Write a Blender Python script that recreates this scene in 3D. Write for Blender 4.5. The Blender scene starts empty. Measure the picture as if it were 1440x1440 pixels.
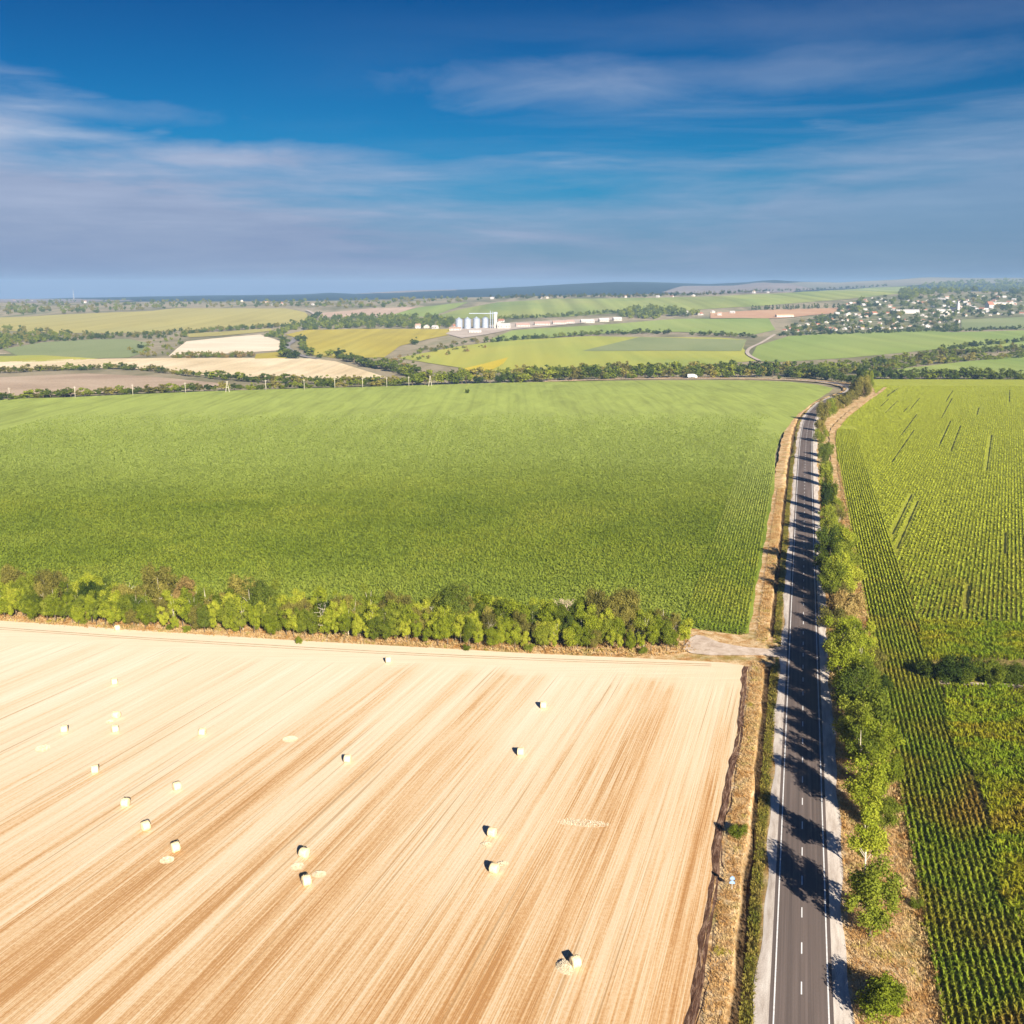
import bpy, bmesh, math, random
import numpy as np

rnd = random.Random(11)
R = np.random.default_rng(11)
SC = bpy.context.scene
COL = SC.collection
rad = math.radians
EYE, PITCH, FPX = 90.0, rad(12.34), 1440.0
CP, SP = math.cos(PITCH), math.sin(PITCH)
SUN_EL, SUN_AZ = 24.0, 20.0          # the sun stands behind the camera, 20 degrees to its right

# ------------------------------------------------------------------ terrain
_D = np.array([0, 650, 930, 1010, 1180, 1400, 1700, 2000, 2300, 2600, 3000, 3500, 4200, 5000, 5600], float)
_L = np.array([0, 0, 0, -2, -9, -11, -11, -9, -5, 2, 12, 25, 30, 25, 18], float)
_RR = np.array([0, 0, 0, -2, -9, -11, -11, -8, -3, 6, 24, 52, 76, 72, 66], float)
_g = np.arange(0, 6000, 10.0)


def _smooth(v):
    t = np.interp(_g, _D, v)
    for w in (9, 9):
        p = np.pad(t, w, mode='edge')
        t = np.convolve(p, np.ones(2 * w + 1) / (2 * w + 1), 'valid')
    t[_g < 900] = 0
    return t


_TL, _TR = _smooth(_L), _smooth(_RR)
_ridx = np.array([-200, 60, 104, 200, 330, 420, 465, 500, 560, 640, 700, 800, 860, 930, 1000, 1060, 1080, 1120, 1180, 1250, 1300, 1360, 1440, 1700])
_ridy = np.array([417, 415, 413.5, 411.5, 410, 408.5, 406, 408.5, 404.5, 402, 400, 395, 391.5, 392, 395, 391.5, 388.5, 391, 393, 390, 386, 386.5, 387, 388])
_rs = (_ridx - 720) / 1475.0
_rh = 90 + 8500 * (400 - _ridy) / 1475.0


def H(x, d):
    """height of the land at (x, d); d is the distance ahead of the camera"""
    x = np.asarray(x, float)
    d = np.asarray(d, float)
    s = x / np.maximum(d, 1)
    w = np.clip((s + 0.35) / 0.7, 0, 1)
    w = w * w * (3 - 2 * w)
    h = np.interp(d, _g, _TL) * (1 - w) + np.interp(d, _g, _TR) * w
    far = np.clip((d - 5300) / 3200, 0, 1)
    far = far * far * (3 - 2 * far)
    hr = np.interp(s, _rs, _rh)
    back = np.clip((d - 8500) / 2500, 0, 1)
    h = h * (1 - far) + hr * far - back * 90
    und = np.clip((d - 1300) / 900, 0, 1)
    h = h + und * (1.6 * np.sin(x / 210 + d / 330) + 1.1 * np.sin(x / 95 - d / 140))
    return h


_dm = np.geomspace(60, 10500, 4200)


def ground(px, py):
    """the point of the land seen at photograph pixel (px, py)"""
    dy = CP - SP * (py - 720) / FPX
    dz = -SP - CP * (py - 720) / FPX
    dx = (px - 720) / FPX
    k = dx / dy
    x = k * _dm
    zr = EYE + dz / dy * _dm
    below = zr <= H(x, _dm)
    i = int(np.argmax(below)) if below.any() else len(_dm) - 1
    i = max(i, 1)
    d0, d1 = _dm[i - 1], _dm[i]
    for _ in range(18):
        m = (d0 + d1) / 2
        if EYE + dz / dy * m <= H(k * m, m):
            d1 = m
        else:
            d0 = m
    d = d1
    return float(k * d), float(d), float(H(k * d, d))


def pixel(x, d, z):
    a = d * CP + (EYE - z) * SP
    v = (d * SP - (EYE - z) * CP)
    return 720 + FPX * x / a, 720 - FPX * v / a


# ------------------------------------------------------------------ object helpers
def tag(o, label=None, cat=None, group=None, kind=None):
    if label: o['label'] = label
    if cat: o['category'] = cat
    if group: o['group'] = group
    if kind: o['kind'] = kind
    return o


def link(name, me, mat=None, parent=None):
    o = bpy.data.objects.new(name, me)
    COL.objects.link(o)
    if mat is not None and me is not None and len(me.materials) == 0:
        me.materials.append(mat)
    if parent is not None:
        o.parent = parent
    return o


def empty(name, loc=(0, 0, 0), rz=0):
    o = bpy.data.objects.new(name, None)
    o.empty_display_size = 0.5
    COL.objects.link(o)
    o.location = loc
    o.rotation_euler = (0, 0, rz)
    return o


def copy_tree(o, parent=None):
    c = o.copy()
    COL.objects.link(c)
    c.parent = parent
    for ch in [q for q in o.children]:
        copy_tree(ch, c)
    return c


def quads_mesh(name, v, q, smooth=False, uv=None):
    """mesh from an (N,3) vertex array and an (M,4) quad array"""
    me = bpy.data.meshes.new(name)
    v = np.ascontiguousarray(v, np.float32)
    q = np.ascontiguousarray(q, np.int32)
    me.vertices.add(len(v))
    me.vertices.foreach_set('co', v.ravel())
    me.loops.add(q.size)
    me.loops.foreach_set('vertex_index', q.ravel())
    me.polygons.add(len(q))
    me.polygons.foreach_set('loop_start', np.arange(0, q.size, 4, dtype=np.int32))
    if uv is not None:
        l = me.uv_layers.new(name='uv')
        l.data.foreach_set('uv', np.ascontiguousarray(uv[q.ravel()], np.float32).ravel())
    me.update(calc_edges=True)
    if smooth:
        me.polygons.foreach_set('use_smooth', np.ones(len(q), bool))
    return me


class Geo:
    """collects quads and polygons into one mesh"""

    def __init__(self):
        self.v, self.f = [], []

    def add(self, vs, fs):
        b = len(self.v)
        self.v += [tuple(p) for p in vs]
        self.f += [tuple(b + i for i in f) for f in fs]
        return self

    def box(self, x0, y0, z0, x1, y1, z1):
        return self.add([(x0, y0, z0), (x1, y0, z0), (x1, y1, z0), (x0, y1, z0), (x0, y0, z1), (x1, y0, z1), (x1, y1, z1), (x0, y1, z1)],
                        [(0, 3, 2, 1), (4, 5, 6, 7), (0, 1, 5, 4), (1, 2, 6, 5), (2, 3, 7, 6), (3, 0, 4, 7)])

    def tube(self, pts, rads, n=7, cap=True):
        pts = [np.array(p, float) for p in pts]
        rings = []
        for i, p in enumerate(pts):
            t = pts[min(i + 1, len(pts) - 1)] - pts[max(i - 1, 0)]
            t = t / (np.linalg.norm(t) + 1e-9)
            a = np.cross(t, (0.0, 1.0, 0.0) if abs(t[1]) < 0.9 else (1.0, 0, 0))
            a /= np.linalg.norm(a)
            b = np.cross(t, a)
            rings.append([p + rads[i] * (math.cos(2 * math.pi * k / n) * a + math.sin(2 * math.pi * k / n) * b) for k in range(n)])
        vs = [q for r in rings for q in r]
        fs = []
        for i in range(len(pts) - 1):
            for k in range(n):
                fs.append((i * n + k, i * n + (k + 1) % n, (i + 1) * n + (k + 1) % n, (i + 1) * n + k))
        if cap:
            fs.append(tuple(range(n))[::-1])
            fs.append(tuple((len(pts) - 1) * n + k for k in range(n)))
        return self.add(vs, fs)

    def lathe(self, prof, n=24, c=(0, 0, 0)):
        vs, fs = [], []
        for r, z in prof:
            for k in range(n):
                a = 2 * math.pi * k / n
                vs.append((c[0] + r * math.cos(a), c[1] + r * math.sin(a), c[2] + z))
        for i in range(len(prof) - 1):
            for k in range(n):
                fs.append((i * n + k, i * n + (k + 1) % n, (i + 1) * n + (k + 1) % n, (i + 1) * n + k))
        return self.add(vs, fs)

    def mesh(self, name, smooth=False):
        me = bpy.data.meshes.new(name)
        me.from_pydata(self.v, [], self.f)
        me.update()
        if smooth:
            me.polygons.foreach_set('use_smooth', np.ones(len(me.polygons), bool))
        return me

    def obj(self, name, mat, parent=None, smooth=False):
        return link(name, self.mesh(name, smooth), mat, parent)


# ------------------------------------------------------------------ materials
class Mat:
    def __init__(self, name, rough=0.9, spec=0.1):
        self.m = bpy.data.materials.new(name)
        self.m.use_nodes = True
        self.nt = self.m.node_tree
        self.b = self.nt.nodes['Principled BSDF']
        self.b.inputs['Roughness'].default_value = rough
        self.b.inputs['Specular IOR Level'].default_value = spec

    def n(self, t, **kw):
        x = self.nt.nodes.new(t)
        for k, v in kw.items():
            setattr(x, k, v)
        return x

    def set(self, sock, v):
        if isinstance(v, bpy.types.NodeSocket):
            self.nt.links.new(v, sock)
        elif isinstance(v, (tuple, list)) and len(v) == 3 and len(sock.default_value) == 4:
            sock.default_value = (*v, 1)
        else:
            sock.default_value = v

    def pos(self):
        return self.n('ShaderNodeNewGeometry').outputs['Position']

    def objco(self):
        return self.n('ShaderNodeTexCoord').outputs['Object']

    def uv(self):
        return self.n('ShaderNodeUVMap', uv_map='uv').outputs[0]

    def rand(self):
        return self.n('ShaderNodeObjectInfo').outputs['Random']

    def sc(self, vec, s, rot=0.0):
        x = self.n('ShaderNodeMapping')
        x.inputs['Scale'].default_value = s
        x.inputs['Rotation'].default_value = (0, 0, rot)
        self.nt.links.new(vec, x.inputs['Vector'])
        return x.outputs[0]

    def noise(self, vec, scale=1.0, detail=3.0, rough=0.55, dist=0.0):
        x = self.n('ShaderNodeTexNoise')
        self.nt.links.new(vec, x.inputs['Vector'])
        x.inputs['Scale'].default_value = scale
        x.inputs['Detail'].default_value = detail
        x.inputs['Roughness'].default_value = rough
        x.inputs['Distortion'].default_value = dist
        return x.outputs['Fac']

    def ramp(self, fac, stops, interp='LINEAR'):
        x = self.n('ShaderNodeValToRGB')
        x.color_ramp.interpolation = interp
        e = x.color_ramp.elements
        while len(e) < len(stops):
            e.new(0.5)
        for el, (p, c) in zip(e, stops):
            el.position = p
            el.color = (*c, 1) if isinstance(c, (tuple, list)) else (c, c, c, 1)
        self.nt.links.new(fac, x.inputs[0])
        return x.outputs[0]

    def mix(self, fac, a, b, mode='MIX'):
        x = self.n('ShaderNodeMix', data_type='RGBA', blend_type=mode)
        self.set(x.inputs[0], fac)
        self.set(x.inputs[6], a)
        self.set(x.inputs[7], b)
        return x.outputs[2]

    def math(self, op, a, b=0.0, c=0.0, clamp=False):
        x = self.n('ShaderNodeMath', operation=op, use_clamp=clamp)
        for i, v in enumerate((a, b, c)):
            self.set(x.inputs[i], v)
        return x.outputs[0]

    def lin(self, v, a, b):
        """v mapped so that a gives 0 and b gives 1, clamped"""
        x = self.n('ShaderNodeMapRange')
        self.set(x.inputs[0], v)
        x.inputs[1].default_value = a
        x.inputs[2].default_value = b
        return x.outputs[0]

    def xyz(self, vec):
        x = self.n('ShaderNodeSeparateXYZ')
        self.nt.links.new(vec, x.inputs[0])
        return x.outputs

    def color(self, c):
        self.set(self.b.inputs['Base Color'], c)
        return self

    def bump(self, h, strength=0.4, dist=0.1):
        x = self.n('ShaderNodeBump')
        x.inputs['Strength'].default_value = strength
        x.inputs['Distance'].default_value = dist
        self.nt.links.new(h, x.inputs['Height'])
        self.nt.links.new(x.outputs[0], self.b.inputs['Normal'])
        return self


def plain(name, c, rough=0.8, spec=0.2, var=0.12, scale=0.8):
    m = Mat(name, rough, spec)
    f = m.noise(m.objco(), scale, 4)
    m.color(m.ramp(f, [(0.3, tuple(q * (1 - var) for q in c)), (0.7, tuple(min(1, q * (1 + var)) for q in c))]))
    return m.m


def field_mat(name, cols, scale=0.02, stretch=(1, 1, 1), rot=0.0, grain=0.0, stripe=None):
    """a far field: two to three shades in broad patches, faint working lines and grain"""
    m = Mat(name, 0.95, 0.05)
    p = m.pos()
    f = m.noise(m.sc(p, (scale * stretch[0], scale * stretch[1], 0.0), rot), 1, 5, 0.6, 0.4)
    c = m.ramp(f, [(0.3 + 0.4 * i / (len(cols) - 1), q) for i, q in enumerate(cols)])
    if stripe:
        w, amt, ang = stripe
        l = m.noise(m.sc(p, (1.0 / w, 1.0 / (w * 60), 0.0), ang), 1, 2, 0.5)
        k = m.ramp(l, [(0.35, 1 - amt), (0.65, 1 + amt * 0.6)])
        c = m.mix(1.0, c, k, 'MULTIPLY')
    g = m.noise(m.sc(p, (0.5, 0.2, 0)), 1, 3, 0.7)
    c = m.mix(1.0, c, m.ramp(g, [(0.3, 0.82), (0.7, 1.15)]), 'MULTIPLY')
    m.color(c)
    return m.m


def leaf_mat(name, dark, mid, light, trans=0.35):
    m = Mat(name, 0.7, 0.06)
    f = m.noise(m.objco(), 0.55, 3, 0.6)
    f2 = m.noise(m.objco(), 3.0, 2, 0.6)
    t = m.math('ADD', m.math('MULTIPLY', f, 0.75), m.math('MULTIPLY', f2, 0.3))
    t = m.math('ADD', t, m.math('MULTIPLY', m.math('SUBTRACT', m.rand(), 0.5), 0.34))
    c = m.ramp(t, [(0.32, dark), (0.52, mid), (0.74, light)])
    m.color(c)
    tr = m.n('ShaderNodeBsdfTranslucent')
    m.nt.links.new(m.mix(1.0, c, (1.0, 1.0, 0.55), 'MULTIPLY'), tr.inputs[0])
    mx = m.n('ShaderNodeMixShader')
    mx.inputs[0].default_value = trans
    m.nt.links.new(m.b.outputs[0], mx.inputs[1])
    m.nt.links.new(tr.outputs[0], mx.inputs[2])
    m.nt.links.new(mx.outputs[0], m.nt.nodes['Material Output'].inputs['Surface'])
    return m.m


LEAF = {
    'yellow-green': leaf_mat('leaf_yellow_green', (0.13, 0.16, 0.012), (0.26, 0.295, 0.022), (0.42, 0.42, 0.045)),
    'mid-green': leaf_mat('leaf_mid_green', (0.07, 0.095, 0.010), (0.155, 0.185, 0.018), (0.28, 0.30, 0.034)),
    'dark green': leaf_mat('leaf_dark_green', (0.03, 0.05, 0.008), (0.075, 0.105, 0.014), (0.15, 0.18, 0.026)),
    'olive-brown': leaf_mat('leaf_olive_brown', (0.10, 0.095, 0.022), (0.21, 0.185, 0.04), (0.32, 0.27, 0.06)),
    'straw-brown': leaf_mat('leaf_straw_brown', (0.18, 0.12, 0.04), (0.32, 0.22, 0.075), (0.45, 0.33, 0.12)),
}
BARK = plain('bark_brown', (0.13, 0.10, 0.07), 0.9, 0.1, 0.35, 3.0)
PALE_BARK = plain('bark_pale', (0.46, 0.40, 0.31), 0.9, 0.1, 0.3, 3.0)

# ------------------------------------------------------------------ sheets of land cut along one grid
SG = np.round(np.arange(-0.95, 0.9501, 0.0125), 5)
TG = np.round(np.arange(math.log(48), math.log(11000) + 0.02, 0.02), 5)


def densify(poly, step=24.0, closed=True):
    out = []
    n = len(poly)
    for i in range(n if closed else n - 1):
        a, b = poly[i], poly[(i + 1) % n]
        k = max(1, int(math.hypot(b[0] - a[0], (b[1] - a[1]) * 3) / step))
        out += [(a[0] + (b[0] - a[0]) * j / k, a[1] + (b[1] - a[1]) * j / k) for j in range(k)]
    if not closed:
        out.append(poly[-1])
    return out


def rag(poly, amp):
    return [(x + rnd.uniform(-amp, amp), y + rnd.uniform(-amp, amp) * 0.25) for x, y in poly]


def lift(d, k):
    return k * (0.012 + 0.00011 * d)


def sheet(name, poly, mat, k, label, world=False, ragged=0.0, uvf=None, kind='structure', cat='field', zadd=0.0):
    """a sheet of land with the outline POLY (photograph pixels, or metres when WORLD), K layers above the base"""
    if world:
        w = densify(poly, 12.0)
    else:
        w = [ground(*p)[:2] for p in (rag(densify(poly), ragged) if ragged else densify(poly))]
    bm = bmesh.new()
    vs = [bm.verts.new((x / d, math.log(d), 0)) for x, d in w]
    f = bm.faces.new(vs)
    bm.normal_update()
    if f.normal.z < 0:
        f.normal_flip()
    bmesh.ops.triangulate(bm, faces=bm.faces[:], ngon_method='EAR_CLIP')
    s = [v.co.x for v in bm.verts]
    t = [v.co.y for v in bm.verts]
    s0, s1, t0, t1 = min(s), max(s), min(t), max(t)
    for g in SG[(SG > s0) & (SG < s1)]:
        bmesh.ops.bisect_plane(bm, geom=bm.faces[:] + bm.edges[:] + bm.verts[:], plane_co=(g, 0, 0), plane_no=(1, 0, 0), dist=1e-7)
    for g in TG[(TG > t0) & (TG < t1)]:
        bmesh.ops.bisect_plane(bm, geom=bm.faces[:] + bm.edges[:] + bm.verts[:], plane_co=(0, g, 0), plane_no=(0, 1, 0), dist=1e-7)
    for v in bm.verts:
        d = math.exp(v.co.y)
        x = v.co.x * d
        v.co = (x, d, float(H(x, d)) + lift(d, k) + zadd)
    bm.normal_update()
    if uvf:
        lay = bm.loops.layers.uv.new('uv')
        for fc in bm.faces:
            fc.smooth = True
            for lp in fc.loops:
                lp[lay].uv = uvf(lp.vert.co.x, lp.vert.co.y)
    else:
        for fc in bm.faces:
            fc.smooth = True
    me = bpy.data.meshes.new(name)
    bm.to_mesh(me)
    bm.free()
    return tag(link(name, me, mat), label, cat, None, kind)


# base land
SGm, TGm = np.meshgrid(SG, TG)
dd = np.exp(TGm)
xx = SGm * dd
zz = H(xx, dd) - np.where(dd < 1000, 1.0, 1.0) * np.clip((1250 - dd) / 200, 0.25, 1.0)
base_v = np.stack([xx, dd, zz], -1).reshape(-1, 3)
nr, nc = SGm.shape
ii = (np.arange(nr - 1)[:, None] * nc + np.arange(nc - 1)[None, :])
base_q = np.stack([ii, ii + 1, ii + nc + 1, ii + nc], -1).reshape(-1, 4)
mb = Mat('scrubland', 0.95, 0.05)
pb = mb.pos()
cb = mb.ramp(mb.noise(mb.sc(pb, (0.006, 0.002, 0)), 1, 6, 0.65, 0.5),
             [(0.32, (0.12, 0.125, 0.06)), (0.45, (0.22, 0.19, 0.11)), (0.55, (0.34, 0.275, 0.18)), (0.68, (0.17, 0.175, 0.08))])
hill = mb.ramp(mb.noise(mb.sc(pb, (0.0011, 0.0004, 0)), 1, 4, 0.6, 0.6), [(0.45, (0.008, 0.022, 0.030)), (0.64, (0.014, 0.034, 0.040)), (0.74, (0.06, 0.07, 0.07))])  # far woods darkened and blued, part of the haze painted into their colour
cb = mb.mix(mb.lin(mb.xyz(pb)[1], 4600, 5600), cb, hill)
mb.color(cb)
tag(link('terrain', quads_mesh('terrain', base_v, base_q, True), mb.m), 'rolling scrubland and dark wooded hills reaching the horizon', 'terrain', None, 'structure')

# ------------------------------------------------------------------ the road line
CL = [(1126.6, 1440), (1127.6, 1250), (1128.6, 1050), (1129.6, 880), (1130.6, 760), (1131.4, 690), (1132.4, 645), (1135, 608), (1140, 588),
      (1151, 573), (1168, 562), (1188, 554.5), (1199, 549), (1196, 544.3), (1180, 540), (1150, 536.3), (1110, 534), (1040, 532.6), (960, 532.0), (860, 533), (760, 536)]
cw = np.array([ground(*p)[:2] for p in CL])
d0 = (cw[3] - cw[0]) / np.linalg.norm(cw[3] - cw[0])
cw = np.vstack([cw[0] - d0 * 60, cw[0] - d0 * 25, cw])


def catmull(P, step=3.0):
    out = []
    for i in range(len(P) - 1):
        p0, p1, p2, p3 = P[max(i - 1, 0)], P[i], P[i + 1], P[min(i + 2, len(P) - 1)]
        n = max(2, int(np.linalg.norm(p2 - p1) / step))
        for j in range(n):
            t = j / n
            out.append(0.5 * ((2 * p1) + (p2 - p0) * t + (2 * p0 - 5 * p1 + 4 * p2 - p3) * t * t + (3 * p1 - 3 * p2 + p3 - p0) * t ** 3))
    out.append(P[-1])
    return np.array(out)


PATH = catmull(cw)
for _ in range(12):
    PATH[1:-1] = PATH[1:-1] * 0.5 + (PATH[:-2] + PATH[2:]) * 0.25
TAN = np.gradient(PATH, axis=0)
TAN /= np.linalg.norm(TAN, axis=1)[:, None]
NRM = np.stack([TAN[:, 1], -TAN[:, 0]], 1)            # to the right of travel away from the camera
ALONG = np.concatenate([[0], np.cumsum(np.linalg.norm(np.diff(PATH, axis=0), axis=1))])


def road_frame(x, d):
    """(along, lateral) of points relative to the road"""
    x = np.atleast_1d(np.asarray(x, float))
    d = np.atleast_1d(np.asarray(d, float))
    al, la = np.empty(len(x)), np.empty(len(x))
    for a in range(0, len(x), 4000):
        q = np.stack([x[a:a + 4000], d[a:a + 4000]], 1)
        D2 = ((q[:, None, :] - PATH[None, ::2, :]) ** 2).sum(-1)
        j = D2.argmin(1) * 2
        r = q - PATH[j]
        al[a:a + 4000] = ALONG[j] + (r * TAN[j]).sum(1)
        la[a:a + 4000] = (r * NRM[j]).sum(1)
    return al, la


JUNC = float(road_frame(*ground(1105, 921)[:2])[0][0])     # where the farm track joins


def ribbon(name, offs, zs, mat, label, i0=0, i1=None, wob=None, kind='structure', cat='road', path=None):
    """a strip along the road: lateral offsets OFFS (metres) with heights ZS (numbers or functions of along)"""
    i1 = len(PATH) if i1 is None else i1
    idx = np.arange(i0, i1)
    V, UV = [], []
    for o, z in zip(offs, zs):
        ofs = o + (wob(ALONG[idx], o) if wob else 0)
        p = PATH[idx] + NRM[idx] * np.reshape(ofs * np.ones(len(idx)), (-1, 1))
        zz_ = H(p[:, 0], p[:, 1]) + (z(ALONG[idx]) if callable(z) else z)
        V.append(np.column_stack([p, zz_]))
        UV.append(np.column_stack([np.full(len(idx), o), ALONG[idx]]))
    V = np.stack(V, 1)
    UV = np.stack(UV, 1)
    n, k = V.shape[:2]
    b = np.arange(n - 1)[:, None] * k + np.arange(k - 1)[None, :]
    q = np.stack([b, b + 1, b + k + 1, b + k], -1).reshape(-1, 4)
    me = quads_mesh(name, V.reshape(-1, 3), q, True, UV.reshape(-1, 2))
    return tag(link(name, me, mat), label, cat, None, kind)


# asphalt
ma = Mat('asphalt', 0.8, 0.25)
u = ma.uv()
ux = ma.xyz(u)
wear = ma.noise(ma.sc(u, (1.6, 0.012, 0)), 1, 3, 0.6)
cA = ma.ramp(wear, [(0.3, (0.10, 0.077, 0.067)), (0.55, (0.15, 0.114, 0.098)), (0.75, (0.20, 0.155, 0.135))])
cA = ma.mix(1.0, cA, ma.ramp(ma.noise(u, 6, 3, 0.7), [(0.3, 0.85), (0.7, 1.15)]), 'MULTIPLY')
patch = ma.noise(ma.sc(u, (0.25, 0.02, 0)), 1, 2)
cA = ma.mix(1.0, cA, ma.ramp(patch, [(0.35, 0.88), (0.65, 1.1)]), 'MULTIPLY')
tar = ma.math('MULTIPLY', ma.lin(ma.noise(ma.sc(u, (1.2, 0.05, 0)), 1, 4, 0.7), 0.66, 0.70), 0.35)
cA = ma.mix(tar, cA, (0.05, 0.042, 0.042))
ma.color(cA).bump(ma.noise(u, 12, 2), 0.15, 0.02)
paint = Mat('road_paint', 0.7, 0.2)
pn = paint.noise(paint.uv(), 2.5, 4, 0.7)
paint.color(paint.ramp(pn, [(0.3, (0.55, 0.52, 0.5)), (0.55, (0.82, 0.8, 0.77))]))
gv = Mat('pale_gravel', 0.95, 0.1)
gu = gv.uv()
gf = gv.noise(gv.sc(gu, (1.0, 0.12, 0)), 1, 5, 0.65)
gc = gv.ramp(gf, [(0.3, (0.40, 0.32, 0.26)), (0.5, (0.58, 0.50, 0.43)), (0.7, (0.70, 0.63, 0.55))])
gc = gv.mix(1.0, gc, gv.ramp(gv.noise(gu, 7, 2, 0.7), [(0.3, 0.8), (0.7, 1.15)]), 'MULTIPLY')
gv.color(gc).bump(gv.noise(gu, 5, 3), 0.4, 0.06)


def wob(a, o):
    if abs(o) < 5: return 0 * a
    pinch = np.clip((a - 640) / 120, 0, 1) * (np.clip(-o - 5.4, 0, 20) * 0.62)
    return pinch + 0.25 * np.sin(a / 7.3 + o * 3) + 0.2 * np.sin(a / 2.9 + o) + 0.22 * np.sin(a / 17 + o * 2)


ribbon('road', [-3.95, 0, 3.95], [0.27, 0.33, 0.27], ma.m, 'straight two-lane asphalt road running to the valley')
for sd, a, b in ((1, 3.95, 6.15), (-1, 3.85, 5.5)):
    ribbon('gravel_shoulder', [sd * a, sd * (a + 1), sd * b] if sd > 0 else [-b, -(a + 1), -a], [0.265, 0.24, 0.16] if sd > 0 else [0.16, 0.24, 0.265],
           gv.m, 'pale gravel shoulder beside the asphalt on the ' + ('corn field' if sd > 0 else 'stubble field') + ' side', wob=wob)
for sd in (-1, 1):
    ribbon('road_marking', [sd * 3.36 - 0.09, sd * 3.36 + 0.09], [0.288, 0.288], paint.m, 'white edge line on the road, ' + ('corn' if sd > 0 else 'stubble') + ' side', cat='road marking')

# centre dashes: one painted line of dashes
dv, dq, duv = [], [], []
a = 22.0
while a < ALONG[-1] - 8:
    pts = []
    for t in (a, a + 1.3, a + 2.6):
        i = min(int(np.searchsorted(ALONG, t)), len(PATH) - 1)
        i = max(i, 1)
        f = (t - ALONG[i - 1]) / (ALONG[i] - ALONG[i - 1])
        c = PATH[i - 1] * (1 - f) + PATH[i] * f
        n_ = NRM[i]
        for w in (-0.085, 0.085):
            p = c + n_ * w
            pts.append((p[0], p[1], float(H(p[0], p[1])) + 0.339))
    b = len(dv)
    dv += pts
    duv += [(0, a)] * 6
    dq += [(b, b + 1, b + 3, b + 2), (b + 2, b + 3, b + 5, b + 4)]
    a += 8.65
tag(link('road_marking', quads_mesh('centre_dashes', dv, dq, False, np.array(duv, float)), paint.m), 'white dashed centre line of the road', 'road marking', None, 'structure')

# verges
vg = Mat('dry_verge', 0.95, 0.05)
vu, vp = vg.uv(), vg.pos()
v1 = vg.noise(vp, 0.35, 6, 0.7, 0.6)
vc = vg.ramp(v1, [(0.28, (0.27, 0.11, 0.03)), (0.42, (0.46, 0.26, 0.10)), (0.55, (0.62, 0.43, 0.23)), (0.70, (0.72, 0.56, 0.36))])
grn = vg.noise(vp, 0.13, 4, 0.6, 0.4)
vc = vg.mix(vg.math('MULTIPLY', vg.lin(grn, 0.52, 0.66), 0.6), vc, (0.20, 0.19, 0.035))
vc = vg.mix(1.0, vc, vg.ramp(vg.noise(vg.sc(vp, (3.5, 1.2, 0)), 1, 4, 0.7), [(0.3, 0.62), (0.7, 1.3)]), 'MULTIPLY')
vux = vg.xyz(vu)[0]
# the mown green strip that grows beside the ditch on the stubble side
gs = vg.math('MULTIPLY', vg.lin(vux, -8.0, -7.3), vg.lin(vux, -5.4, -6.2))
gs = vg.math('MULTIPLY', gs, vg.ramp(vg.noise(vg.sc(vp, (0.3, 0.12, 0)), 1, 3), [(0.25, 0.35), (0.55, 1.0)]))
vc = vg.mix(gs, vc, vg.ramp(vg.noise(vp, 1.2, 3), [(0.3, (0.15, 0.15, 0.025)), (0.7, (0.34, 0.27, 0.05))]))
# dark soil colour painted for the shade at the ditch bottom
ditch_shade = vg.math('MULTIPLY', vg.lin(vux, -9.0, -8.5), vg.lin(vux, -7.1, -7.5))
vc = vg.mix(vg.math('MULTIPLY', ditch_shade, 0.85), vc, (0.07, 0.04, 0.02))
vg.color(vc).bump(vg.noise(vp, 2.2, 5, 0.7), 0.8, 0.25)


def ditch(depth):
    def f(al):
        k = np.clip((np.abs(al - JUNC) - 6) / 5, 0, 1) * np.clip((680 - al) / 120, 0, 1)
        return 0.05 + (depth - 0.05) * k
    return f


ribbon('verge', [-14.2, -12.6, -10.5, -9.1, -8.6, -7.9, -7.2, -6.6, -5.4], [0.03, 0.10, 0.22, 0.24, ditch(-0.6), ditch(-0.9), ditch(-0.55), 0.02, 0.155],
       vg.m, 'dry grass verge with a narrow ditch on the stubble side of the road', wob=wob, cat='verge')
ribbon('verge', [6.1, 7.4, 8.8, 11, 13.5, 15.5, 17.4], [0.155, -0.12, 0.02, 0.3, 0.28, 0.12, 0.02], vg.m,
       'dry orange grass bank between road and corn', wob=wob, cat='verge')
# freshly ploughed fire break beside the stubble
pl = Mat('ploughed_soil', 0.95, 0.1)
pu = pl.uv()
pf = pl.noise(pl.sc(pu, (2.5, 0.35, 0)), 1, 5, 0.7, 0.5)
pl.color(pl.ramp(pf, [(0.3, (0.045, 0.02, 0.012)), (0.5, (0.12, 0.06, 0.036)), (0.66, (0.34, 0.22, 0.15))])).bump(pf, 0.9, 0.25)
i_e = int(np.searchsorted(ALONG, JUNC - 9))


def wob2(a, o):
    edge = (np.abs(o + 13.2) > 0.7) * R.normal(0, 0.2, len(a))
    return edge + 0.4 * np.sin(a / 11.0 + 1) + 0.2 * np.sin(a / 4.3) + 0.1 * np.sin(a * 1.1 + o * 5) + np.clip((a - 75) / 60, -0.4, 1.2) * 0.35


ribbon('ploughed_strip', [-14.1, -13.75, -13.4, -13.0, -12.65, -12.35], [0.03, 0.17, 0.08, 0.19, 0.07, 0.155], pl.m,
       'dark brown ploughed furrow strip along the stubble edge', 0, i_e, wob2, cat='ploughed soil')

# ------------------------------------------------------------------ near fields
PV = (385.0, 1330.0)


def stub_uv(x, d):
    a = math.atan2(x - PV[0], PV[1] - d)
    return a * 1150.0, math.hypot(x - PV[0], PV[1] - d)


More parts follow.
